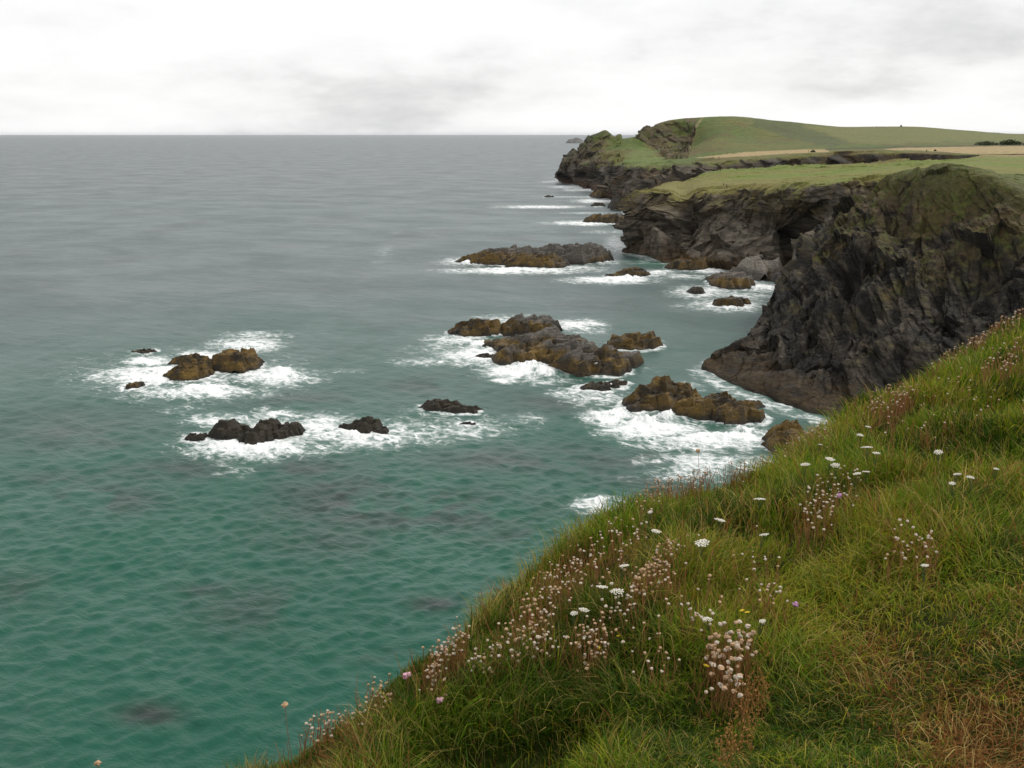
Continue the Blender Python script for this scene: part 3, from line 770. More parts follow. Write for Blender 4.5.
SURF = [(666, 420, 10, 3.5, 1.7), (645, 424, 20, 4, 1.0), (545, 374, 14, 4, 1.3), (528, 368, 18, 5, 1.0), (612, 417, 22, 5, 1.0), (262, 452, 24, 4, 0.9), (225, 446, 16, 3, 0.7),
        (165, 372, 20, 4, 0.7), (282, 372, 14, 4, 0.8), (205, 389, 30, 4, 0.5), (350, 436, 14, 4, 0.6), (625, 279, 18, 1.2, 1.4), (662, 273, 9, 1.0, 1.2), (472, 264, 14, 1.2, 1.3), (510, 270, 40, 1.0, 0.9),
        (600, 262, 10, 1.5, 1.0), (762, 289, 14, 1.5, 1.0), (735, 308, 16, 1.5, 0.7), (590, 225, 24, 0.9, 1.2), (600, 192, 16, 0.7, 1.6), (480, 345, 12, 3, 0.9), (575, 326, 16, 2, 0.9), (720, 438, 30, 4, 0.7), (745, 432, 14, 3, 0.8), (600, 503, 10, 3, 0.5)]
rag = fbm(P3(X / 0.9, Y / 1.3), 5, 0.65, 415)
for (fx, fy, rx, ry, hh) in SURF:
    g_ = np.exp(-((gx - fx) / rx) ** 2 - ((gy - fy) / ry) ** 2) * front
    Z += hh * g_ * np.clip(rag * 2.2 - 0.35, 0, 1.4)
    foam = np.maximum(foam, np.minimum(1, g_ * 1.15))
Z[:, 0] = 0
KELP = [(90, 500, 60, 14, .7), (60, 480, 40, 10, .4), (420, 510, 110, 20, .75), (350, 490, 60, 18, .5), (280, 470, 80, 14, .4), (330, 540, 60, 20, .3), (520, 540, 50, 14, .4), (375, 655, 32, 9, .8),
        (150, 715, 34, 12, .6), (255, 610, 70, 30, .32), (205, 590, 30, 8, .4), (435, 605, 26, 8, .6), (600, 460, 90, 14, .55), (520, 460, 90, 12, .55), (300, 400, 70, 10, .35),
        (560, 400, 50, 14, .4), (440, 385, 70, 10, .4), (100, 440, 70, 16, .3), (20, 590, 40, 20, .3), (180, 470, 70, 12, .45), (650, 480, 60, 10, .4)]
kelp = np.zeros_like(X)
kn = fbm(P3(X / 9, Y / 9), 5, 0.6, 421)
for (fx, fy, rx, ry, s) in KELP:
    q = ((gx - fx) / rx) ** 2 + ((gy - fy) / ry) ** 2
    kelp = np.maximum(kelp, s * np.exp(-q))
kelp = np.clip(kelp * sstep(0.3, 0.62, kn) * 1.45 + 0.25 * sstep(0.55, 0.75, fbm(P3(X / 24, Y / 30), 4, 0.5, 423)), 0, 1) * front
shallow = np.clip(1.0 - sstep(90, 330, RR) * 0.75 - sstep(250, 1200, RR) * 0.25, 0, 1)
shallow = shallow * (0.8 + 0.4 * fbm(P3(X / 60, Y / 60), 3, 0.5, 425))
lagoon = np.exp(-(((gx - 655) / 26) ** 2 + ((gy - 262) / 5) ** 2)) * front
V = np.stack([X, Y, Z], -1)
nu, nv = X.shape
i = np.arange(nu)[:, None]; j = np.arange(nv - 1)[None, :]
i2 = (i + 1) % nu
q = np.stack([i * nv + j + 0 * i, i2 * nv + j + 0 * i, i2 * nv + j + 1, i * nv + j + 1], -1).reshape(-1, 4)
def sea_mat():
    t = NT("sea_water")
    geo = t.n("ShaderNodeNewGeometry").outputs["Position"]
    foamA = t.attr("foam", "Fac"); kelpA = t.attr("kelp", "Fac"); shA = t.attr("shallow", "Fac"); lag = t.attr("lagoon", "Fac")
    rot = t.mapping(geo, (1, 1, 1), (0, 0, R(28)))
    chop = t.mapping(rot, (0.72, 1.3, 1))
    c1 = t.noise(chop, 0.5, 6, 0.66, 0.5)
    c1 = t.math('SUBTRACT', 1.0, t.math('MULTIPLY', t.math('ABSOLUTE', t.math('SUBTRACT', c1, 0.5)), 1.2))
    c1 = t.math('ADD', c1, t.math('MULTIPLY', t.noise(chop, 0.8, 5, 0.65, 0.3), 0.55))
    c2 = t.noise(t.mapping(rot, (0.8, 1.2, 1)), 1.5, 3, 0.55, 0.4)
    c3 = t.noise(t.mapping(rot, (0.5, 1.1, 1)), 0.15, 5, 0.65, 0.3)
    sw = t.noise(t.mapping(rot, (0.35, 1.0, 1)), 0.05, 4, 0.55, 0.2)
    h = t.math('ADD', t.math('MULTIPLY', c1, 0.75), t.math('MULTIPLY', c2, 0.18))
    h = t.math('ADD', h, t.math('ADD', t.math('MULTIPLY', sw, 1.2), t.math('MULTIPLY', c3, 2.0)))
    # lacy foam
    warp = t.n("ShaderNodeTexNoise"); warp.inputs["Scale"].default_value = 0.35; warp.inputs["Detail"].default_value = 4
    t.l(geo, warp.inputs["Vector"])
    off = t.n("ShaderNodeVectorMath", operation='MULTIPLY_ADD')
    t.l(warp.outputs["Color"], off.inputs[0]); off.inputs[1].default_value = (3.6, 3.6, 0); t.l(geo, off.inputs[2])
    vor = t.n("ShaderNodeTexVoronoi", feature='DISTANCE_TO_EDGE'); vor.inputs["Scale"].default_value = 0.42
    t.l(t.mapping(off.outputs[0], (1, 0.6, 0)), vor.inputs["Vector"])
    vor2 = t.n("ShaderNodeTexVoronoi", feature='DISTANCE_TO_EDGE'); vor2.inputs["Scale"].default_value = 1.25
    t.l(t.mapping(off.outputs[0], (1, 0.6, 0)), vor2.inputs["Vector"])
    lace = t.math('SUBTRACT', 1.0, t.math('ADD', t.math('MULTIPLY', vor.outputs["Distance"], 1.1), t.math('MULTIPLY', vor2.outputs["Distance"], 0.6)))
    streak = t.noise(t.mapping(rot, (0.5, 1.0, 1)), 0.55, 10, 0.82, 1.4)
    pat = t.math('ADD', t.math('MULTIPLY', lace, 0.42), t.math('MULTIPLY_ADD', streak, 1.75, -0.50))
    tot = t.math('ADD', pat, t.math('MULTIPLY', foamA, 0.69))
    fm = t.srange(tot, 0.90, 1.30)
    fm = t.math('MULTIPLY', fm, t.srange(foamA, 0.05, 0.30))
    milky = t.math('MULTIPLY', t.srange(foamA, 0.10, 0.8), 0.55)
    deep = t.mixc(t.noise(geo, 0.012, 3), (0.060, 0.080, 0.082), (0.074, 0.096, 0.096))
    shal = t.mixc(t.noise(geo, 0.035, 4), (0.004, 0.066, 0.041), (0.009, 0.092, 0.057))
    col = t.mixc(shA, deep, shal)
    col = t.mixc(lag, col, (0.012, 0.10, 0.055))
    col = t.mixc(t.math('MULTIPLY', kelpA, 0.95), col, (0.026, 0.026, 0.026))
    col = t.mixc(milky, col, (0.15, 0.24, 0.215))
    nrm = t.bump(h, 0.5, 0.5)
    body = t.n("ShaderNodeBsdfDiffuse"); t.l(col, body.inputs["Color"]); t.l(nrm, body.inputs["Normal"])
    gl = t.n("ShaderNodeBsdfGlossy"); gl.inputs["Roughness"].default_value = 0.28; t.l(nrm, gl.inputs["Normal"])
    gl.inputs["Color"].default_value = (0.97, 0.98, 1.0, 1)
    fr = t.n("ShaderNodeFresnel"); fr.inputs["IOR"].default_value = 1.333; t.l(t.bump(h, 0.55, 0.5), fr.inputs["Normal"])
    gust = t.srange(t.noise(t.mapping(rot, (0.75, 1.0, 1)), 0.03, 9, 0.74, 0.3), 0.32, 0.68, 0.82, 1.26)
    # a wind roughened sea never reaches the mirror's full grazing reflectance
    frc = t.math('MULTIPLY', t.math('DIVIDE', fr.outputs[0], t.math('MULTIPLY_ADD', fr.outputs[0], 2.5, 1.0)), gust)
    water = t.n("ShaderNodeMixShader"); t.l(frc, water.inputs[0]); t.l(body.outputs[0], water.inputs[1]); t.l(gl.outputs[0], water.inputs[2])
    fd = t.n("ShaderNodeBsdfDiffuse"); fd.inputs["Color"].default_value = (0.82, 0.835, 0.835, 1)
    fin = t.n("ShaderNodeMixShader"); t.l(fm, fin.inputs[0]); t.l(water.outputs[0], fin.inputs[1]); t.l(fd.outputs[0], fin.inputs[2])
    t.l(fin.outputs[0], t.out.inputs[0])
    return t.m
M_sea = sea_mat()
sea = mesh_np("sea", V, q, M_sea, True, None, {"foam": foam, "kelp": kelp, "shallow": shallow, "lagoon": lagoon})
tag(sea, "grey green sea with white surf round the rocks", "sea", kind="structure")

# ================================================================== foreground slope
EN = np.array([0.77, -0.64]); ET = np.array([0.64, 0.77]); EO = np.array([-0.92, 3.8])
ZT = [-30, -6, 0, 0.95, 2.8, 4.7, 6.2, 10.7, 16, 30, 60]
ZE = [-4.4, -3.0, -2.51, -2.38, -2.33, -2.70, -2.60, -2.46, -2.70, -3.6, -5.0]
def st_of(x, y):
    dx, dy = x - EO[0], y - EO[1]
    return dx * EN[0] + dy * EN[1], dx * ET[0] + dy * ET[1]
def xy_of(s, t):
    return EO[0] + s * EN[0] + t * ET[0], EO[1] + s * EN[1] + t * ET[1]
def ground_z(x, y):
    s, t = st_of(x, y)
    s = s + (fbm(P3(t / 1.7, t * 0 + 3.3), 3, 0.5, 501) - 0.5) * 0.55 * np.clip(1 - np.abs(s) / 3, 0, 1)
    ze = np.interp(t, ZT, ZE)
    zi = ze + (-1.66 - ze) * (1 - np.exp(-np.maximum(s, 0) / 1.35)) - 0.01 * np.maximum(s - 3, 0)
    m = np.minimum(s, 0)
    zo = ze + 1.25 * m - 0.28 * m * m
    zo = np.where(m < -5, ze - 13.25 - (-(m + 5)) * 5.5, zo)
    zz = np.where(s >= 0, zi, zo)
    lum = (fbm(P3(x / 0.62, y / 0.62), 3, 0.5, 511) - 0.5) * 0.32 + (fbm(P3(x / 2.6, y / 2.6), 2, 0.5, 513) - 0.5) * 0.25
    cl = np.clip(-(s + 2) / 3, 0, 1)
    lum = lum + cl * (fbm(P3(x / 3.0, y / 3.0, zz / 3.0), 4, 0.55, 517) - 0.5) * 4
    return CAMZ + zz + lum
sg = np.concatenate([np.linspace(-15, -1.5, 60), np.linspace(-1.4, 9, 150), np.linspace(9.5, 60, 40)])
tg = np.concatenate([np.linspace(-60, -5, 50), np.linspace(-4.8, 24, 300), np.linspace(24.5, 90, 50)])
S_, T_ = np.meshgrid(sg, tg, indexing='ij')
gxw, gyw = xy_of(S_, T_)
gzw = ground_z(gxw, gyw)
gcol = mix(C(0.030, 0.044, 0.008) + 0 * gxw[..., None], C(0.042, 0.046, 0.010) + 0 * gxw[..., None], fbm(P3(gxw, gyw), 3, 0.5, 521))
gcol = mix(gcol, ROCK + 0 * gcol, sstep(-2.5, -4, S_))
def ground_mat():
    t = NT("turf_soil")
    geo = t.n("ShaderNodeNewGeometry").outputs["Position"]
    n = t.noise(geo, 14, 6, 0.65)
    sc = t.n("ShaderNodeVectorMath", operation='SCALE')
    t.l(t.attr("Col"), sc.inputs[0]); t.l(t.srange(n, 0.3, 0.7, 0.6, 1.4), sc.inputs["Scale"])
    t.bsdf(sc.outputs[0], 0.95, 0.1, t.bump(n, 0.8, 0.05))
    return t.m
ground = mesh_np("ground", np.stack([gxw, gyw, gzw], -1), grid_quads(*S_.shape), ground_mat(), True, gcol)
tag(ground, "grassy cliff top slope in the foreground falling to the sea", "ground", kind="structure")

def ground_hit(px, py, h=0.0):
    """where the sight line through a pixel comes down to h above the turf"""
    px = np.asarray(px, float); py = np.asarray(py, float)
    d = ray(px, py); ds = np.linspace(1.8, 26, 500)
    P = d[..., None, :] * ds[:, None] + np.array([0, 0, CAMZ])
    below = P[..., 2] < ground_z(P[..., 0], P[..., 1]) + h
    k = np.argmax(below, -1); ok = below.any(-1)
    k = np.where(ok, k, np.argmin(P[..., 2] - ground_z(P[..., 0], P[..., 1]), -1))
    Q = np.take_along_axis(P, k[..., None, None].repeat(3, -1), -2)[..., 0, :]
    return Q, ok

# ---- grass blades
def blade_mesh(name, base, L, wdt, lean_dir, lean, col_b, col_t, mat):
    n = len(base)
    a = lean_dir
    dirx, diry = np.cos(a), np.sin(a)
    side = np.stack([-diry, dirx, np.zeros(n)], -1)
    tw = rng.normal(0, 0.7, n)
    side = side * np.cos(tw)[:, None] + np.stack([dirx, diry, np.zeros(n)], -1) * np.sin(tw)[:, None]
    fr = np.array([0, 0.4, 0.75, 1.0])
    V = np.zeros((n, 7, 3))
    Cc = np.zeros((n, 7, 3))
    for k, f in enumerate(fr):
        bend = lean * f ** 1.6
        hor = np.sin(np.clip(bend, 0, 2.2)) * f * L
        ver = np.cos(np.clip(bend * 0.85, 0, 1.75)) * f * L
        p = base + np.stack([dirx * hor, diry * hor, ver], -1)
        w = wdt * (1, 0.9, 0.6, 0)[k]
        cc = lerp(col_b, col_t, f)
        if k < 3:
            V[:, 2 * k] = p - side * w[:, None]; V[:, 2 * k + 1] = p + side * w[:, None]
            Cc[:, 2 * k] = cc; Cc[:, 2 * k + 1] = cc
        else:
            V[:, 6] = p; Cc[:, 6] = cc
    b = (np.arange(n) * 7)[:, None]
    loops = (b + np.array([0, 1, 3, 2, 2, 3, 5, 4, 4, 5, 6])).ravel()
    sizes = np.tile([4, 4, 3], n)
    return mesh_np(name, V.reshape(-1, 3), loops, mat, True, Cc.reshape(-1, 3), nper=sizes)
def blade_mat():
    t = NT("grass_blade")
    c = t.attr("Col")
    d = t.n("ShaderNodeBsdfDiffuse"); t.l(c, d.inputs[0])
    tr = t.n("ShaderNodeBsdfTranslucent"); t.l(c, tr.inputs[0])
    m = t.n("ShaderNodeMixShader"); m.inputs[0].default_value = 0.35
    t.l(d.outputs[0], m.inputs[1]); t.l(tr.outputs[0], m.inputs[2])
    g = t.n("ShaderNodeBsdfGlossy"); g.inputs["Roughness"].default_value = 0.5; g.inputs[0].default_value = (1, 1, 1, 1)
    m2 = t.n("ShaderNodeMixShader"); m2.inputs[0].default_value = 0.008
    t.l(m.outputs[0], m2.inputs[1]); t.l(g.outputs[0], m2.inputs[2])
    t.l(m2.outputs[0], t.out.inputs[0])
    return t.m
M_blade = blade_mat()
NC = 3200000
s = rng.uniform(-1.6, 10, NC); t_ = rng.uniform(-5, 24, NC)
x, y = xy_of(s, t_)
d = np.hypot(x, y) + 1e-6
ok = (y > 0.3) & (rng.random(NC) < np.minimum(1, (3.6 / np.maximum(d, 1.5)) ** 1.75))
x, y, s, t_, d = x[ok], y[ok], s[ok], t_[ok], d[ok]
zg = ground_z(x, y)
px, py = project(np.stack([x, y, zg], -1))
mid_ = (px > -120) & (px < 1180) & (py < 900)
ok = (mid_ | ((px > -500) & (px < 3200) & (py < 1800) & (rng.random(len(s)) < 0.35))) & (py > 200) & ((s > -0.9) | (rng.random(len(s)) < 0.4))
x, y, s, t_, d, zg, px, py = [v[ok] for v in (x, y, s, t_, d, zg, px, py)]
n = len(x)
print("grass blades", n)
clump = fbm(P3(x / 0.42, y / 0.42), 3, 0.55, 601)
patch = fbm(P3(x / 1.3, y / 1.3), 3, 0.5, 603)
dryn = fbm(P3(x / 0.8, y / 0.8), 4, 0.55, 607)
cell = vnoise(P3(x / 0.28, y / 0.28), 611)
trod = sstep(640, 900, px) * sstep(520, 620, py)         # the trodden lawn by the path
trod = np.maximum(trod, sstep(560, 700, py) * sstep(560, 700, px) * 0.6)
lawn = np.clip(np.exp(-(((px - 840) / 110) ** 2 + ((py - 605) / 45) ** 2)) * 1.3, 0, 1)
L = lerp(0.045 + 0.20 * sstep(0.35, 0.7, clump) + 0.09 * cell, 0.05 + 0.10 * clump, trod) * rng.uniform(0.45, 1.2, n) * 0.80
L = np.where(s < 0.4, L * 0.85, L)
wdt = 0.0017 * np.maximum(1, d / 3.8) * rng.uniform(0.7, 1.4, n)
swirl = fbm(P3(x / 0.55, y / 0.55), 2, 0.5, 613) * 4 * math.pi * 1.6
ld = swirl + rng.normal(0, 1.3, n)
lean = np.abs(rng.normal(0.55, 0.35, n)) + trod * rng.uniform(0.3, 1.1, n) + (clump - 0.5) * 0.8
lean = np.clip(lean, 0.05, 1.7)
PAL = np.array([[0.034, 0.076, 0.003], [0.108, 0.178, 0.006], [0.255, 0.255, 0.016], [0.40, 0.29, 0.095], [0.21, 0.082, 0.022]])
u = rng.random(n)
dry = sstep(0.47, 0.66, dryn) * (1 - 0.8 * lawn)
corner = np.clip(sstep(860, 1000, px) * sstep(665, 750, py) + sstep(110, 40, np.hypot(px - 870, (py - 690) * 1.2)) * 0.3, 0, 1) * sstep(0.36, 0.54, dryn)
p_straw = np.clip(0.02 + 0.09 * dry + 0.22 * corner, 0, 1); p_red = np.clip(0.02 + 0.14 * dry + 0.6 * corner, 0, 1)
p_yel = (1 - 0.5 * sstep(630, 700, py)) * (0.10 + 0.26 * sstep(0.4, 0.65, patch) + 0.2 * lawn)
idx = np.where(u < p_straw, 3, np.where(u < p_straw + p_red, 4, np.where(u < p_straw + p_red + p_yel, 2, np.where(rng.random(n) < sstep(0.35, 0.62, cell * 0.5 + patch * 0.5) + 0.6 * lawn - 0.3 * sstep(640, 720, py), 1, 0))))
cb = PAL[idx] * rng.uniform(0.75, 1.3, n)[:, None]
ct = np.where((rng.random(n) < 0.25)[:, None], lerp(cb, PAL[3], 0.5), cb * 1.1)
base = np.stack([x, y, zg - 0.01], -1)
isdry = idx >= 3
g1 = blade_mesh("grass", base[~isdry], L[~isdry], wdt[~isdry], ld[~isdry], lean[~isdry], cb[~isdry], ct[~isdry], M_blade)
tag(g1, "green grass growing over the foreground slope", "grass", kind="stuff")
g2 = blade_mesh("dry_grass", base[isdry], L[isdry] * 1.1, wdt[isdry] * 0.9, ld[isdry], lean[isdry], cb[isdry], ct[isdry], M_blade)
tag(g2, "straw and brown dead grass among the green blades", "grass", kind="stuff")

# ---- flowers
def ico(sub=1):
    import bmesh
    bm = bmesh.new(); bmesh.ops.create_icosphere(bm, subdivisions=sub, radius=1.0)
    V = np.array([v.co[:] for v in bm.verts]); Fc = np.array([[v.index for v in f.verts] for f in bm.faces]); bm.free()
    return V, Fc
IV, IF = ico(2)
M_head_w = simple_mat("papery_white_petal", (0.50, 0.415, 0.325), 0.8, 0.4, 160)
M_head_b = simple_mat("papery_beige_petal", (0.42, 0.275, 0.16), 0.8, 0.5, 160)
M_head_p = simple_mat("pink_petal", (0.62, 0.34, 0.42), 0.7, 0.2, 160)
M_white = simple_mat("white_petal", (0.64, 0.61, 0.52), 0.7, 0.22, 120)
M_yellow = simple_mat("yellow_petal", (0.70, 0.50, 0.03), 0.6, 0.15, 120)
M_purple = simple_mat("mauve_petal", (0.42, 0.20, 0.42), 0.7, 0.2, 120)
M_stem_r = simple_mat("rusty_stem", (0.27, 0.125, 0.045), 0.8, 0.4, 60)
M_stem_g = simple_mat("green_stem", (0.07, 0.10, 0.025), 0.8, 0.3, 60)
M_orange = simple_mat("dry_seed_head", (0.30, 0.145, 0.038), 0.8, 0.4, 80)
def head_data(name, seed, mat, flat=0.75):
    r = np.random.default_rng(seed)
    V = IV * (1 + r.uniform(-0.28, 0.22, len(IV)))[:, None]
    V[:, 2] = V[:, 2] * flat
    o = mesh_np(name, V, IF, mat, False)
    me = o.data; bpy.data.objects.remove(o); return me
HEADS_W = [head_data("flower_head", k, M_head_w) for k in range(3)]
HEADS_B = [head_data("flower_head", 10 + k, M_head_b) for k in range(3)]
HEAD_P = head_data("flower_head", 20, M_head_p)
HEAD_PU = head_data("flower_head", 21, M_purple, 0.8)
def stems_mesh(name, bases, tips, w, mat, parent, extra=None):
    n = len(bases); V = []; Fc = []
    for k in range(n):
        b, t = np.array(bases[k]), np.array(tips[k])
        m = (b + t) / 2 + np.array([random.uniform(-.01, .01), random.uniform(-.01, .01), 0.0])
        for q, ww in ((b, w), (m, w * .9), (t, w * .7)):
            for a in range(3):
                V.append(q + np.array([math.cos(a * 2.094), math.sin(a * 2.094), 0]) * ww)
        o = k * 9
        for lv in (0, 3):
            for a in range(3):
                Fc.append((o + lv + a, o + lv + (a + 1) % 3, o + lv + 3 + (a + 1) % 3, o + lv + 3 + a))
    return mesh_np(name, V, Fc, mat, True, parent=parent)
def part_obj(name, me, parent, loc, sc):
    o = bpy.data.objects.new(name, me); COL.objects.link(o); o.parent = parent
    o.location = loc; o.scale = sc if isinstance(sc, tuple) else (sc, sc, sc)
    o.rotation_euler = (random.uniform(-.4, .4), random.uniform(-.4, .4), random.uniform(0, 6))
    return o
def thrift(poly, n, label, brown=0.5, h=(0.10, 0.20), size=(0.0042, 0.0076)):
    """one clump of thrift: heads spread through a pixel polygon, on rusty stalks"""
    n = min(98, int(n * 1.75)); xs = [p[0] for p in poly]; ys = [p[1] for p in poly]
    pts = []
    while len(pts) < n:
        a = random.uniform(min(xs), max(xs)); b = random.uniform(min(ys), max(ys))
        if inpoly(np.array([a]), np.array([b]), poly)[0]: pts.append((a + random.gauss(0, 4), b + random.gauss(0, 4)))
    pts = np.array(pts)
    hh = np.array([random.uniform(*h) for _ in range(n)])
    Q, okk = ground_hit(pts[:, 0], pts[:, 1], hh.mean())
    Q[:, 2] = ground_z(Q[:, 0], Q[:, 1]) + hh
    okk = okk | True
    c = Q.mean(0)
    c[2] = ground_z(c[0:1], c[1:2])[0]
    root = empty("thrift_plant", c)
    tag(root, label, "flower", "clumps of faded thrift on the slope")
    tips, bases = [], []
    for q, o_, hgt in zip(Q, okk, hh):
        if not o_: continue
        q = q - c
        dd = np.linalg.norm(q + c - np.array([0, 0, CAMZ]))
        me = random.choice(HEADS_B if random.random() < brown else HEADS_W)
        sc = random.uniform(*size) * max(1.0, dd / 7.0)
        part_obj("flower_head", me, root, q, sc)
        tips.append(q); bases.append(q - np.array([random.uniform(-.04, .04), random.uniform(-.04, .04), hgt]))
    if tips:
        extra_t, extra_b = [], []
        for _ in range(int(len(tips) * (0.6 + 1.6 * brown))):     # bare dry stalks between
            q = random.choice(tips); r_ = np.array([random.gauss(0, .05), random.gauss(0, .05), 0])
            k = random.uniform(.4, .95); b_ = q + r_; b_ = b_ - np.array([0, 0, 0.15])
            extra_b.append(b_); extra_t.append(b_ + np.array([random.gauss(0, .03), random.gauss(0, .03), 0.16 * k]))
        st = stems_mesh("stalks", bases + extra_b, tips + extra_t, 0.0016 * max(1, np.linalg.norm(c[:2]) / 5), M_stem_r, root)
        st["kind"] = "stuff"
    return root
def box(x0, y0, x1, y1): return [(x0, y0), (x1, y0), (x1, y1), (x0, y1)]
thrift([(520, 618), (545, 570), (578, 558), (582, 575), (560, 600), (532, 625)], 75, "faded beige thrift clump along the cliff edge above the sea, right of the notch", .65)
thrift([(462, 668), (500, 648), (560, 632), (566, 646), (520, 658), (470, 672)], 60, "long white and rust thrift strip inside the lower cliff edge", .3)
thrift([(572, 640), (598, 624), (612, 632), (604, 656), (578, 664)], 42, "compact beige thrift clump beside a yellow flower", .6)
thrift([(634, 598), (640, 572), (664, 545), (680, 548), (672, 566), (650, 592)], 60, "rust stalked thrift clump running uphill in mid slope", .75)
thrift([(596, 606), (630, 586), (645, 600), (630, 622), (610, 622)], 18, "sparse white thrift clump between flat white umbels", .1)
thrift([(702, 652), (738, 622), (752, 640), (744, 690), (716, 696)], 62, "large pale pink thrift clump in the lower middle of the slope", .5, size=(.0068, .0108))
thrift([(800, 520), (808, 490), (838, 472), (864, 474), (850, 496), (825, 524)], 46, "scattered white thrift on the middle of the green slope", .1)
thrift([(892, 552), (905, 530), (936, 538), (934, 554)], 20, "small rust and white thrift clump above the trodden lawn", .35)
thrift([(640, 506), (652, 480), (690, 468), (716, 462), (710, 474), (670, 488)], 60, "reddish thrift clump sticking out over the surf at the cliff edge", .7)
thrift([(424, 684), (434, 650), (462, 630), (474, 632), (448, 660), (432, 688)], 60, "dense beige thrift clump on the cliff edge by the pink flower", .6)
thrift([(366, 700), (376, 684), (386, 682), (384, 698)], 18, "small beige thrift tuft on the edge left of the pink flower", .7)
thrift([(302, 738), (316, 720), (372, 704), (374, 712), (330, 730)], 28, "lowest thrift tuft at the bottom left of the cliff edge", .55)
thrift([(932, 362), (968, 330), (1024, 300), (1024, 314), (985, 344), (950, 366)], 90, "long beige thrift band at the top right of the cliff edge", .7)
thrift([(866, 412), (876, 396), (908, 384), (912, 392), (888, 408)], 45, "beige thrift clump on the edge before the black headland wall", .65)
thrift([(795, 440), (798, 426), (826, 424), (830, 434)], 36, "red stalked thrift clump beside the brown weedy rock", .6)
thrift([(984, 372), (1000, 340), (1024, 330), (1024, 366)], 26, "thin beige thrift patch under the band at the right", .7)
thrift([(498, 640), (516, 622), (540, 606), (560, 606), (545, 630), (515, 645)], 22, "thin rusty thrift between the edge clump and the white strip", .7)
thrift([(610, 545), (640, 520), (652, 530), (625, 560)], 16, "few pale thrift heads below the surf on the upper slope", .4)
thrift([(690, 610), (712, 618), (716, 630), (690, 630)], 8, "few white thrift heads left above the large pale pink clump", .1)
thrift([(755, 600), (775, 588), (780, 600), (765, 610)], 9, "rusty small thrift above the yellow flower head", .5)

thrift([(590, 560), (640, 530), (760, 540), (800, 570), (700, 600), (610, 600)], 22, "loose pale thrift heads strewn across the middle of the green slope", .4)
thrift([(560, 560), (620, 520), (650, 505), (640, 540), (590, 590)], 30, "loose beige thrift heads strewn along the edge left of the reddish clump", .6)
thrift([(850, 440), (940, 380), (1020, 340), (1020, 400), (930, 440)], 26, "loose pale thrift heads strewn over the far right upper slope", .5)
thrift([(610, 640), (690, 590), (700, 640), (650, 690)], 14, "few small thrift heads strewn between the compact and the large clump", .6)
thrift([(716, 470), (780, 446), (800, 440), (790, 456), (740, 476)], 34, "beige thrift fringe on the edge just before the brown weedy rock", .6)
def place(px, py, h):
    Q, okk = ground_hit(np.array([px]), np.array([py]), h)
    q = Q[0]; g = float(ground_z(q[0:1], q[1:2])[0]); q = np.array([q[0], q[1], g])
    return q
def umbel_data(seed):
    r = np.random.default_rng(seed); V = []; Fc = []; k = 0
    for i in range(26):
        rad = 0.5 * math.sqrt((i + 0.5) / 26); a = i * 2.39996
        c = np.array([rad * math.cos(a), rad * math.sin(a), 0.06 * (1 - (rad / .5) ** 2) + r.uniform(-.02, .02)])
        v = IV[:12] if False else OV
        V.append(v * np.array([.085, .085, .05]) * r.uniform(.8, 1.25) + c); Fc.append(OF + k); k += len(v)
    o = mesh_np("flower_head", np.concatenate(V), np.concatenate(Fc), M_white, False)
    me = o.data; bpy.data.objects.remove(o); return me
OV, OF = ico(1)
UMB = [umbel_data(40 + k) for k in range(3)]
def umbel(px, py, size, label):
    size *= 0.86
    h = random.uniform(.16, .24)
    b = place(px, py, h)
    root = empty("umbel_flower", b); tag(root, label, "flower", "flat white umbel flowers")
    hd = part_obj("flower_head", random.choice(UMB), root, (0, 0, h), size)
    hd.rotation_euler = (random.uniform(-.25, .25), random.uniform(-.25, .25), random.uniform(0, 6))
    tips = [(0, 0, h)] ; bases = [(random.uniform(-.03, .03), random.uniform(-.03, .03), 0)]
    for k in range(5):
        a = k * 1.257; tips.append((math.cos(a) * size * .35, math.sin(a) * size * .35, h - .004)); bases.append((bases[0][0] * .3, bases[0][1] * .3, h * .7))
    stems_mesh("stem", bases, tips, .0016, M_stem_g, root)
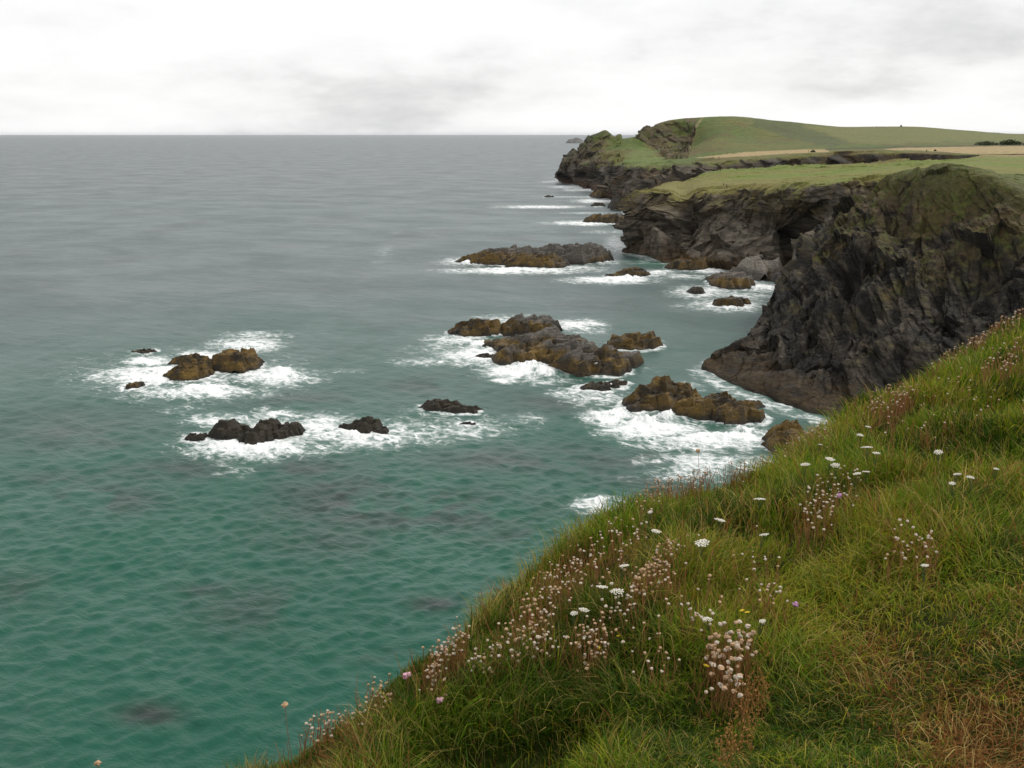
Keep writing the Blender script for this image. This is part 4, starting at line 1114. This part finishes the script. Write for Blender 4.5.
UL = [(867, 451, .075, "wide flat white umbel on the upper slope, left of the lone umbel"), (876, 458, .05, "smaller white umbel just right below the wide umbel"),
      (820, 446, .035, "small white umbel near the rust thrift by the weedy rock"), (830, 460, .06, "white umbel directly above another in the upper slope pair"),
      (835, 468, .055, "pinkish white umbel, lower of the upper slope pair"), (857, 475, .045, "white umbel at the top right of the scattered thrift, left one"),
      (866, 473, .045, "white umbel at the top right of the scattered thrift, right one"), (760, 501, .07, "flat white umbel alone between the surf edge and scattered thrift"),
      (720, 521, .06, "flat white umbel alone over a dark hollow on the left slope"), (656, 533, .055, "white umbel alone near the cliff edge in upper left slope"),
      (702, 547, .075, "flat white umbel right of the rust stalked thrift"), (764, 535, .05, "pale umbel below the flat one in mid slope"),
      (805, 467, .055, "faded grey white umbel left of the upper slope pair"), (938, 454, .055, "lone bright white umbel far right on the upper slope"),
      (860, 436, .05, "white umbel highest but two near the dark headland wall"), (868, 427, .045, "topmost white umbel below the dark headland wall"),
      (602, 595, .055, "white umbel at the left top of the sparse white thrift"), (617, 592, .065, "widest umbel over the sparse white thrift"),
      (584, 612, .05, "tilted white umbel right of the edge thrift, right of two"), (574, 614, .035, "small white umbel right of the edge thrift, left of two"),
      (624, 570, .05, "pale umbel left of the rust stalked thrift"), (707, 623, .045, "white umbel up left of the large pale pink thrift"),
      (762, 627, .03, "little white umbel right of the large pale pink thrift"), (957, 475, .04, "white umbel topmost of a loose trio on the right slope"),
      (970, 480, .045, "white umbel right of a loose trio on the right slope"), (952, 484, .035, "white umbel left of a loose trio on the right slope"),
      (996, 470, .03, "small white umbel farthest right on the slope"), (924, 573, .035, "single white umbel on the trodden lawn"), (650, 513, .03, "tiny pale umbel on the edge grass below the surf")]
for a in UL: umbel(*a)

def daisy_data():
    V = [np.zeros(3)]; Fc = []; k = 1
    for i in range(14):
        a = i * 2 * math.pi / 14; da = .17
        V += [np.array([math.cos(a - da) * .35, math.sin(a - da) * .35, .04]), np.array([math.cos(a) * 1.0, math.sin(a) * 1.0, .12]), np.array([math.cos(a + da) * .35, math.sin(a + da) * .35, .04]), np.array([math.cos(a) * .5, math.sin(a) * .5, .12])]
        Fc += [(0, k, k + 3), (0, k + 3, k + 2), (k, k + 1, k + 3), (k + 3, k + 1, k + 2)]; k += 4
    b = len(V); V += [v * np.array([.36, .36, .2]) + np.array([0, 0, .08]) for v in OV]; Fc += [tuple(int(q) + b for q in f) for f in OF]
    o = mesh_np("flower_head", V, Fc, M_yellow, False); me = o.data; bpy.data.objects.remove(o); return me
DAISY = daisy_data()
def single(name, px, py, me, size, label, cat, h, group=None, mat=M_stem_g):
    b = place(px, py, h)
    root = empty(name, b); tag(root, label, cat, group)
    part_obj("flower_head", me, root, (0, 0, h), size)
    stems_mesh("stem", [(.02, .01, 0)], [(0, 0, h)], .0016, mat, root)
for px_, py_, sz, lb in [(599, 652, .014, "yellow flower beside the compact beige thrift"), (618, 640, .010, "small yellow flower up right of the compact thrift"),
                         (706, 674, .015, "yellow flower left of the large pale pink thrift"), (742, 612, .015, "yellow flower above the large pale pink thrift, left of two"),
                         (747, 616, .016, "yellow flower above the large pale pink thrift, right of two")]:
    single("yellow_flower", px_, py_, DAISY, sz, lb, "flower", .12, "small yellow flowers")
single("mauve_flower", 795, 606, HEAD_PU, .014, "single mauve flower on the bare green lawn", "flower", .10, "mauve flowers")
single("mauve_flower", 839, 497, HEAD_PU, .016, "mauve flower among the scattered white thrift", "flower", .12, "mauve flowers")
single("pink_flower", 407, 677, HEAD_P, .020, "pink flower against the sea on the cliff edge", "flower", .14, "pink thrift flowers")
single("pink_flower", 440, 703, HEAD_P, .016, "pink flower in the grass just inside the cliff edge", "flower", .12, "pink thrift flowers")
single("seed_head", 698, 454, HEADS_B[0], .013, "tall rusty seed head against the white surf", "flower", .40, None, M_stem_r)
single("seed_head", 285, 706, HEADS_B[1], .014, "tall thin rusty seed head over the sea at lower left", "flower", .34, None, M_stem_r)
single("seed_head", 98, 765, HEADS_B[2], .007, "rusty seed head poking up at the bottom edge left", "flower", .9, None, M_stem_r)

# dried orange brown plant under the big thrift clump
def dried_plant(poly, n, label):
    xs = [p[0] for p in poly]; ys = [p[1] for p in poly]; pts = []
    while len(pts) < n:
        a = random.uniform(min(xs), max(xs)); b = random.uniform(min(ys), max(ys))
        if inpoly(np.array([a]), np.array([b]), poly)[0]: pts.append((a, b))
    pts = np.array(pts); hh = np.array([random.uniform(.05, .16) for _ in range(n)])
    Q, _ = ground_hit(pts[:, 0], pts[:, 1], .1)
    Q[:, 2] = ground_z(Q[:, 0], Q[:, 1]) + hh
    c = Q.mean(0); c[2] = ground_z(c[0:1], c[1:2])[0]
    root = empty("dried_plant", c); tag(root, label, "plant")
    V = []; Fc = []; k = 0
    for q in Q:
        for _ in range(7):
            p = q - c + np.array([random.gauss(0, .02), random.gauss(0, .02), random.gauss(-.015, .025)])
            V.append(OV * np.array([random.uniform(.0015, .004), random.uniform(.0015, .004), random.uniform(.002, .007)]) + p); Fc.append(OF + k); k += len(OV)
    o = mesh_np("foliage", np.concatenate(V), np.concatenate(Fc), M_orange, False, parent=root)
    o["kind"] = "stuff"
    stems_mesh("stem", [q - c - np.array([random.uniform(-.03, .03), random.uniform(-.03, .03), h]) for q, h in zip(Q, hh)], [q - c for q in Q], .0014, M_orange, root)["kind"] = "stuff"
dried_plant([(735, 700), (745, 676), (768, 672), (766, 695), (752, 715), (738, 716)], 40, "orange brown dried plant right below the large pale pink thrift")
dried_plant([(715, 758), (722, 738), (750, 718), (748, 742), (735, 762)], 26, "orange brown dried plant at the bottom middle of the slope")

# ================================================================== far small things
def bush(name, px, py, D, wpx, hpx, label, cat="shrub", group=None, col=(0.035, 0.05, 0.016), depth=1.0, trunk=False):
    w = wpx * D / F / 2; h = hpx * D / F
    b = at(px, py, np.float64(D))
    root = empty(name, b); tag(root, label, cat, group)
    n = 420; r = np.random.default_rng(int(px * 7 + py))
    p = r.normal(size=(n, 3)); p /= np.linalg.norm(p, axis=1, keepdims=True); p *= r.random((n, 1)) ** .4
    ph = np.clip(0.75 + 0.5 * (fbm(P3(p[:, 0] * 3 + px, p[:, 1] * 3), 3, .6, 701) - .35), .4, 1.25)
    base_f = .35 if trunk else 0.0
    c = np.stack([p[:, 0] * w, p[:, 1] * w * depth * .6, h * (base_f + (1 - base_f) * (np.abs(p[:, 2]) if not trunk else (p[:, 2] + 1) / 2)) * ph], -1)
    lf = max(.25, h * .14)
    a1 = r.normal(size=(n, 3)); a1 /= np.linalg.norm(a1, axis=1, keepdims=True); a2 = np.cross(a1, r.normal(size=(n, 3))); a2 /= np.linalg.norm(a2, axis=1, keepdims=True) + 1e-6
    V = np.stack([c + a1 * lf, c + a2 * lf, c - a1 * lf, c - a2 * lf], 1).reshape(-1, 3)
    V[:, 2] = np.maximum(V[:, 2], -1.0)
    m = simple_mat(name + "_leaf", col, .9, .45, .6)
    mesh_np("crown" if trunk else "foliage", V, np.arange(n * 4).reshape(-1, 4), m, False, parent=root)
    stems_mesh("trunk" if trunk else "stem", [(0, 0, -1.5)], [(0.1, 0, h * .6)], max(.12, h * .03), simple_mat(name + "_bark", (.07, .055, .04)), root)
HG = "bushes on the far fields"
bush("shrub", 986, 145, 660, 24, 4.2, "dark green hedge bush behind the straw field, left of the bigger one", group=HG)
bush("shrub", 1010, 144.6, 655, 24, 5.6, "biggest dark green hedge bush behind the straw field near the right edge", group=HG)
bush("shrub", 1034, 144.6, 650, 22, 4.6, "dark green hedge bush at the right end of the straw field", group=HG)
bush("shrub", 813, 152.3, 640, 5, 2.6, "small dark bush at the end of the left straw strip", group=HG)
bush("shrub", 935, 151.3, 600, 2.6, 2.0, "tiny dark bush right of the standing walker", group=HG)
bush("shrub", 936, 132.0, 1230, 22, 3.2, "skyline hedge clump nearest the small tree", group=HG)
bush("shrub", 962, 133.6, 1230, 26, 3.0, "middle skyline hedge clump on the right", group=HG)
bush("shrub", 992, 135.0, 1250, 30, 3.0, "low skyline hedge clump farthest right", group=HG)
bush("shrub", 877, 128.4, 1120, 30, 2.2, "flat dark skyline hedge left of the small tree", group=HG)
bush("small_tree", 901, 127.8, 1180, 1.8, 2.8, "small lone tree standing up on the hill skyline", "tree", trunk=True)
# marker post beside the straw strip
pb = at(808.7, 153, np.float64(630))
post = mesh_np("marker_post", np.array([(-.16, -.16, -.8), (.16, -.16, -.8), (.16, .16, -.8), (-.16, .16, -.8), (-.13, -.13, 1.9), (.13, -.13, 1.9), (.13, .13, 1.9), (-.13, .13, 1.9), (0, 0, 2.15)]),
               [0, 3, 2, 1, 0, 1, 5, 4, 1, 2, 6, 5, 2, 3, 7, 6, 3, 0, 4, 7, 4, 5, 8, 5, 6, 8, 6, 7, 8, 7, 4, 8], simple_mat("pale_wood", (.30, .24, .13)), nper=[4] * 5 + [3] * 4)
post.location = pb; tag(post, "pale upright post beside the left straw strip", "post")

def person(px, py, D, label, facing, top, legs):
    """one continuous body grown from a skeleton, then clothes coloured by region"""
    J = [(0, 0, .95, .15), (0, 0, 1.2, .16), (0, 0, 1.42, .15), (0, .0, 1.52, .06), (0, .02, 1.62, .10), (0, .02, 1.73, .09),
         (.19, 0, 1.40, .07), (.26, .02, 1.12, .05), (.24, .10, .88, .04), (-.19, 0, 1.40, .07), (-.26, -.02, 1.12, .05), (-.24, .04, .88, .04),
         (.10, 0, .88, .10), (.11, .10, .48, .07), (.11, .06, .06, .05), (.11, .18, .03, .04), (-.10, 0, .88, .10), (-.11, -.04, .48, .07), (-.11, -.14, .06, .05), (-.11, -.03, .03, .04)]
    E = [(0, 1), (1, 2), (2, 3), (3, 4), (4, 5), (2, 6), (6, 7), (7, 8), (2, 9), (9, 10), (10, 11), (0, 12), (12, 13), (13, 14), (14, 15), (0, 16), (16, 17), (17, 18), (18, 19)]
    me = bpy.data.meshes.new("person"); me.from_pydata([j[:3] for j in J], E, []); me.update()
    o = bpy.data.objects.new("person", me); COL.objects.link(o)
    md = o.modifiers.new("skin", 'SKIN')
    for i, j in enumerate(J): me.skin_vertices[0].data[i].radius = (j[3], j[3])
    me.skin_vertices[0].data[0].use_root = True
    sb = o.modifiers.new("sub", 'SUBSURF'); sb.levels = sb.render_levels = 1
    dg = bpy.context.evaluated_depsgraph_get(); ev = bpy.data.meshes.new_from_object(o.evaluated_get(dg))
    o.modifiers.clear(); o.data = ev; ev.name = "person"
    ev.materials.clear()
    for m in (simple_mat("jacket", top), simple_mat("trousers", legs), simple_mat("skin_tone", (.5, .32, .24)), simple_mat("dark_hair", (.04, .03, .02))): ev.materials.append(m)
    for p in ev.polygons:
        zc = p.center.z
        p.material_index = 1 if zc < .95 and abs(p.center.x) < .2 else (0 if zc < 1.5 else (3 if zc > 1.68 or p.center.y < 0 else 2))
        if abs(p.center.x) > .2 and zc < .93: p.material_index = 2
        p.use_smooth = True
    b = at(px, py, np.float64(D))
    o.location = b; o.rotation_euler = (0, 0, facing)
    tag(o, label, "person")
    return o
person(723.5, 187.2, 392, "walker in dark clothes on the green plateau, left of the pair", 1.2, (.03, .03, .04), (.03, .03, .035))
person(726.8, 188.4, 386, "walker in dark clothes on the green plateau, right of the pair", 1.0, (.05, .03, .03), (.03, .03, .035))
person(926.5, 152.2, 590, "walker in dark clothes standing by the straw field above the inlet", 2.0, (.025, .025, .03), (.03, .03, .035))

# gull resting on the big rock
def gull(px, py, z0, label):
    b = sea_at(px, py, z0)
    V = []; Fc = []; k = 0
    def ell(c, r, pit=0):
        nonlocal k
        v = IV * np.array(r); cs, sn = math.cos(pit), math.sin(pit)
        v = np.stack([v[:, 0] * cs - v[:, 2] * sn, v[:, 1], v[:, 0] * sn + v[:, 2] * cs], -1) + np.array(c)
        V.append(v); Fc.append(IF + k); k += len(v)
    root = empty("gull", b); tag(root, label, "bird")
    ell((0, 0, .22), (.24, .10, .11), .2); ell((.20, 0, .36), (.075, .06, .065)); ell((.15, 0, .30), (.09, .055, .08), .8); ell((-.26, 0, .17), (.13, .05, .025), .1)
    mesh_np("body", np.concatenate(V), np.concatenate(Fc), simple_mat("white_feather", (.8, .8, .78)), True, parent=root)
    V.clear(); Fc.clear(); k = 0
    ell((-.08, .085, .24), (.24, .03, .075), .15); ell((-.08, -.085, .24), (.24, .03, .075), .15)
    mesh_np("wing", np.concatenate(V), np.concatenate(Fc), simple_mat("grey_feather", (.4, .42, .45)), True, parent=root)
    for y_ in (.03, -.03): stems_mesh("leg", [(.02, y_, -.1)], [(0, y_, .14)], .012, M_yellow, root)
gull(596, 364.5, 4.4, "white gull resting on the big central rock slab")

# ================================================================== thin sea air
import bmesh
def haze_box():
    bm = bmesh.new(); bmesh.ops.create_cube(bm, size=1.0)
    me = bpy.data.meshes.new("haze"); bm.to_mesh(me); bm.free()
    o = bpy.data.objects.new("haze", me); COL.objects.link(o)
    o.scale = (94000, 94000, 150); o.location = (0, 0, 75 - 62)
    m = bpy.data.materials.new("sea_air"); m.use_nodes = True
    nt = m.node_tree; nt.nodes.clear()
    out = nt.nodes.new("ShaderNodeOutputMaterial"); v = nt.nodes.new("ShaderNodeVolumePrincipled")
    v.inputs["Color"].default_value = (0.92, 0.95, 1.0, 1); v.inputs["Density"].default_value = 1.3e-5
    nt.links.new(v.outputs[0], out.inputs["Volume"])
    me.materials.append(m)
    tag(o, "thin pale sea air over the bay", "haze", kind="stuff")
haze_box()
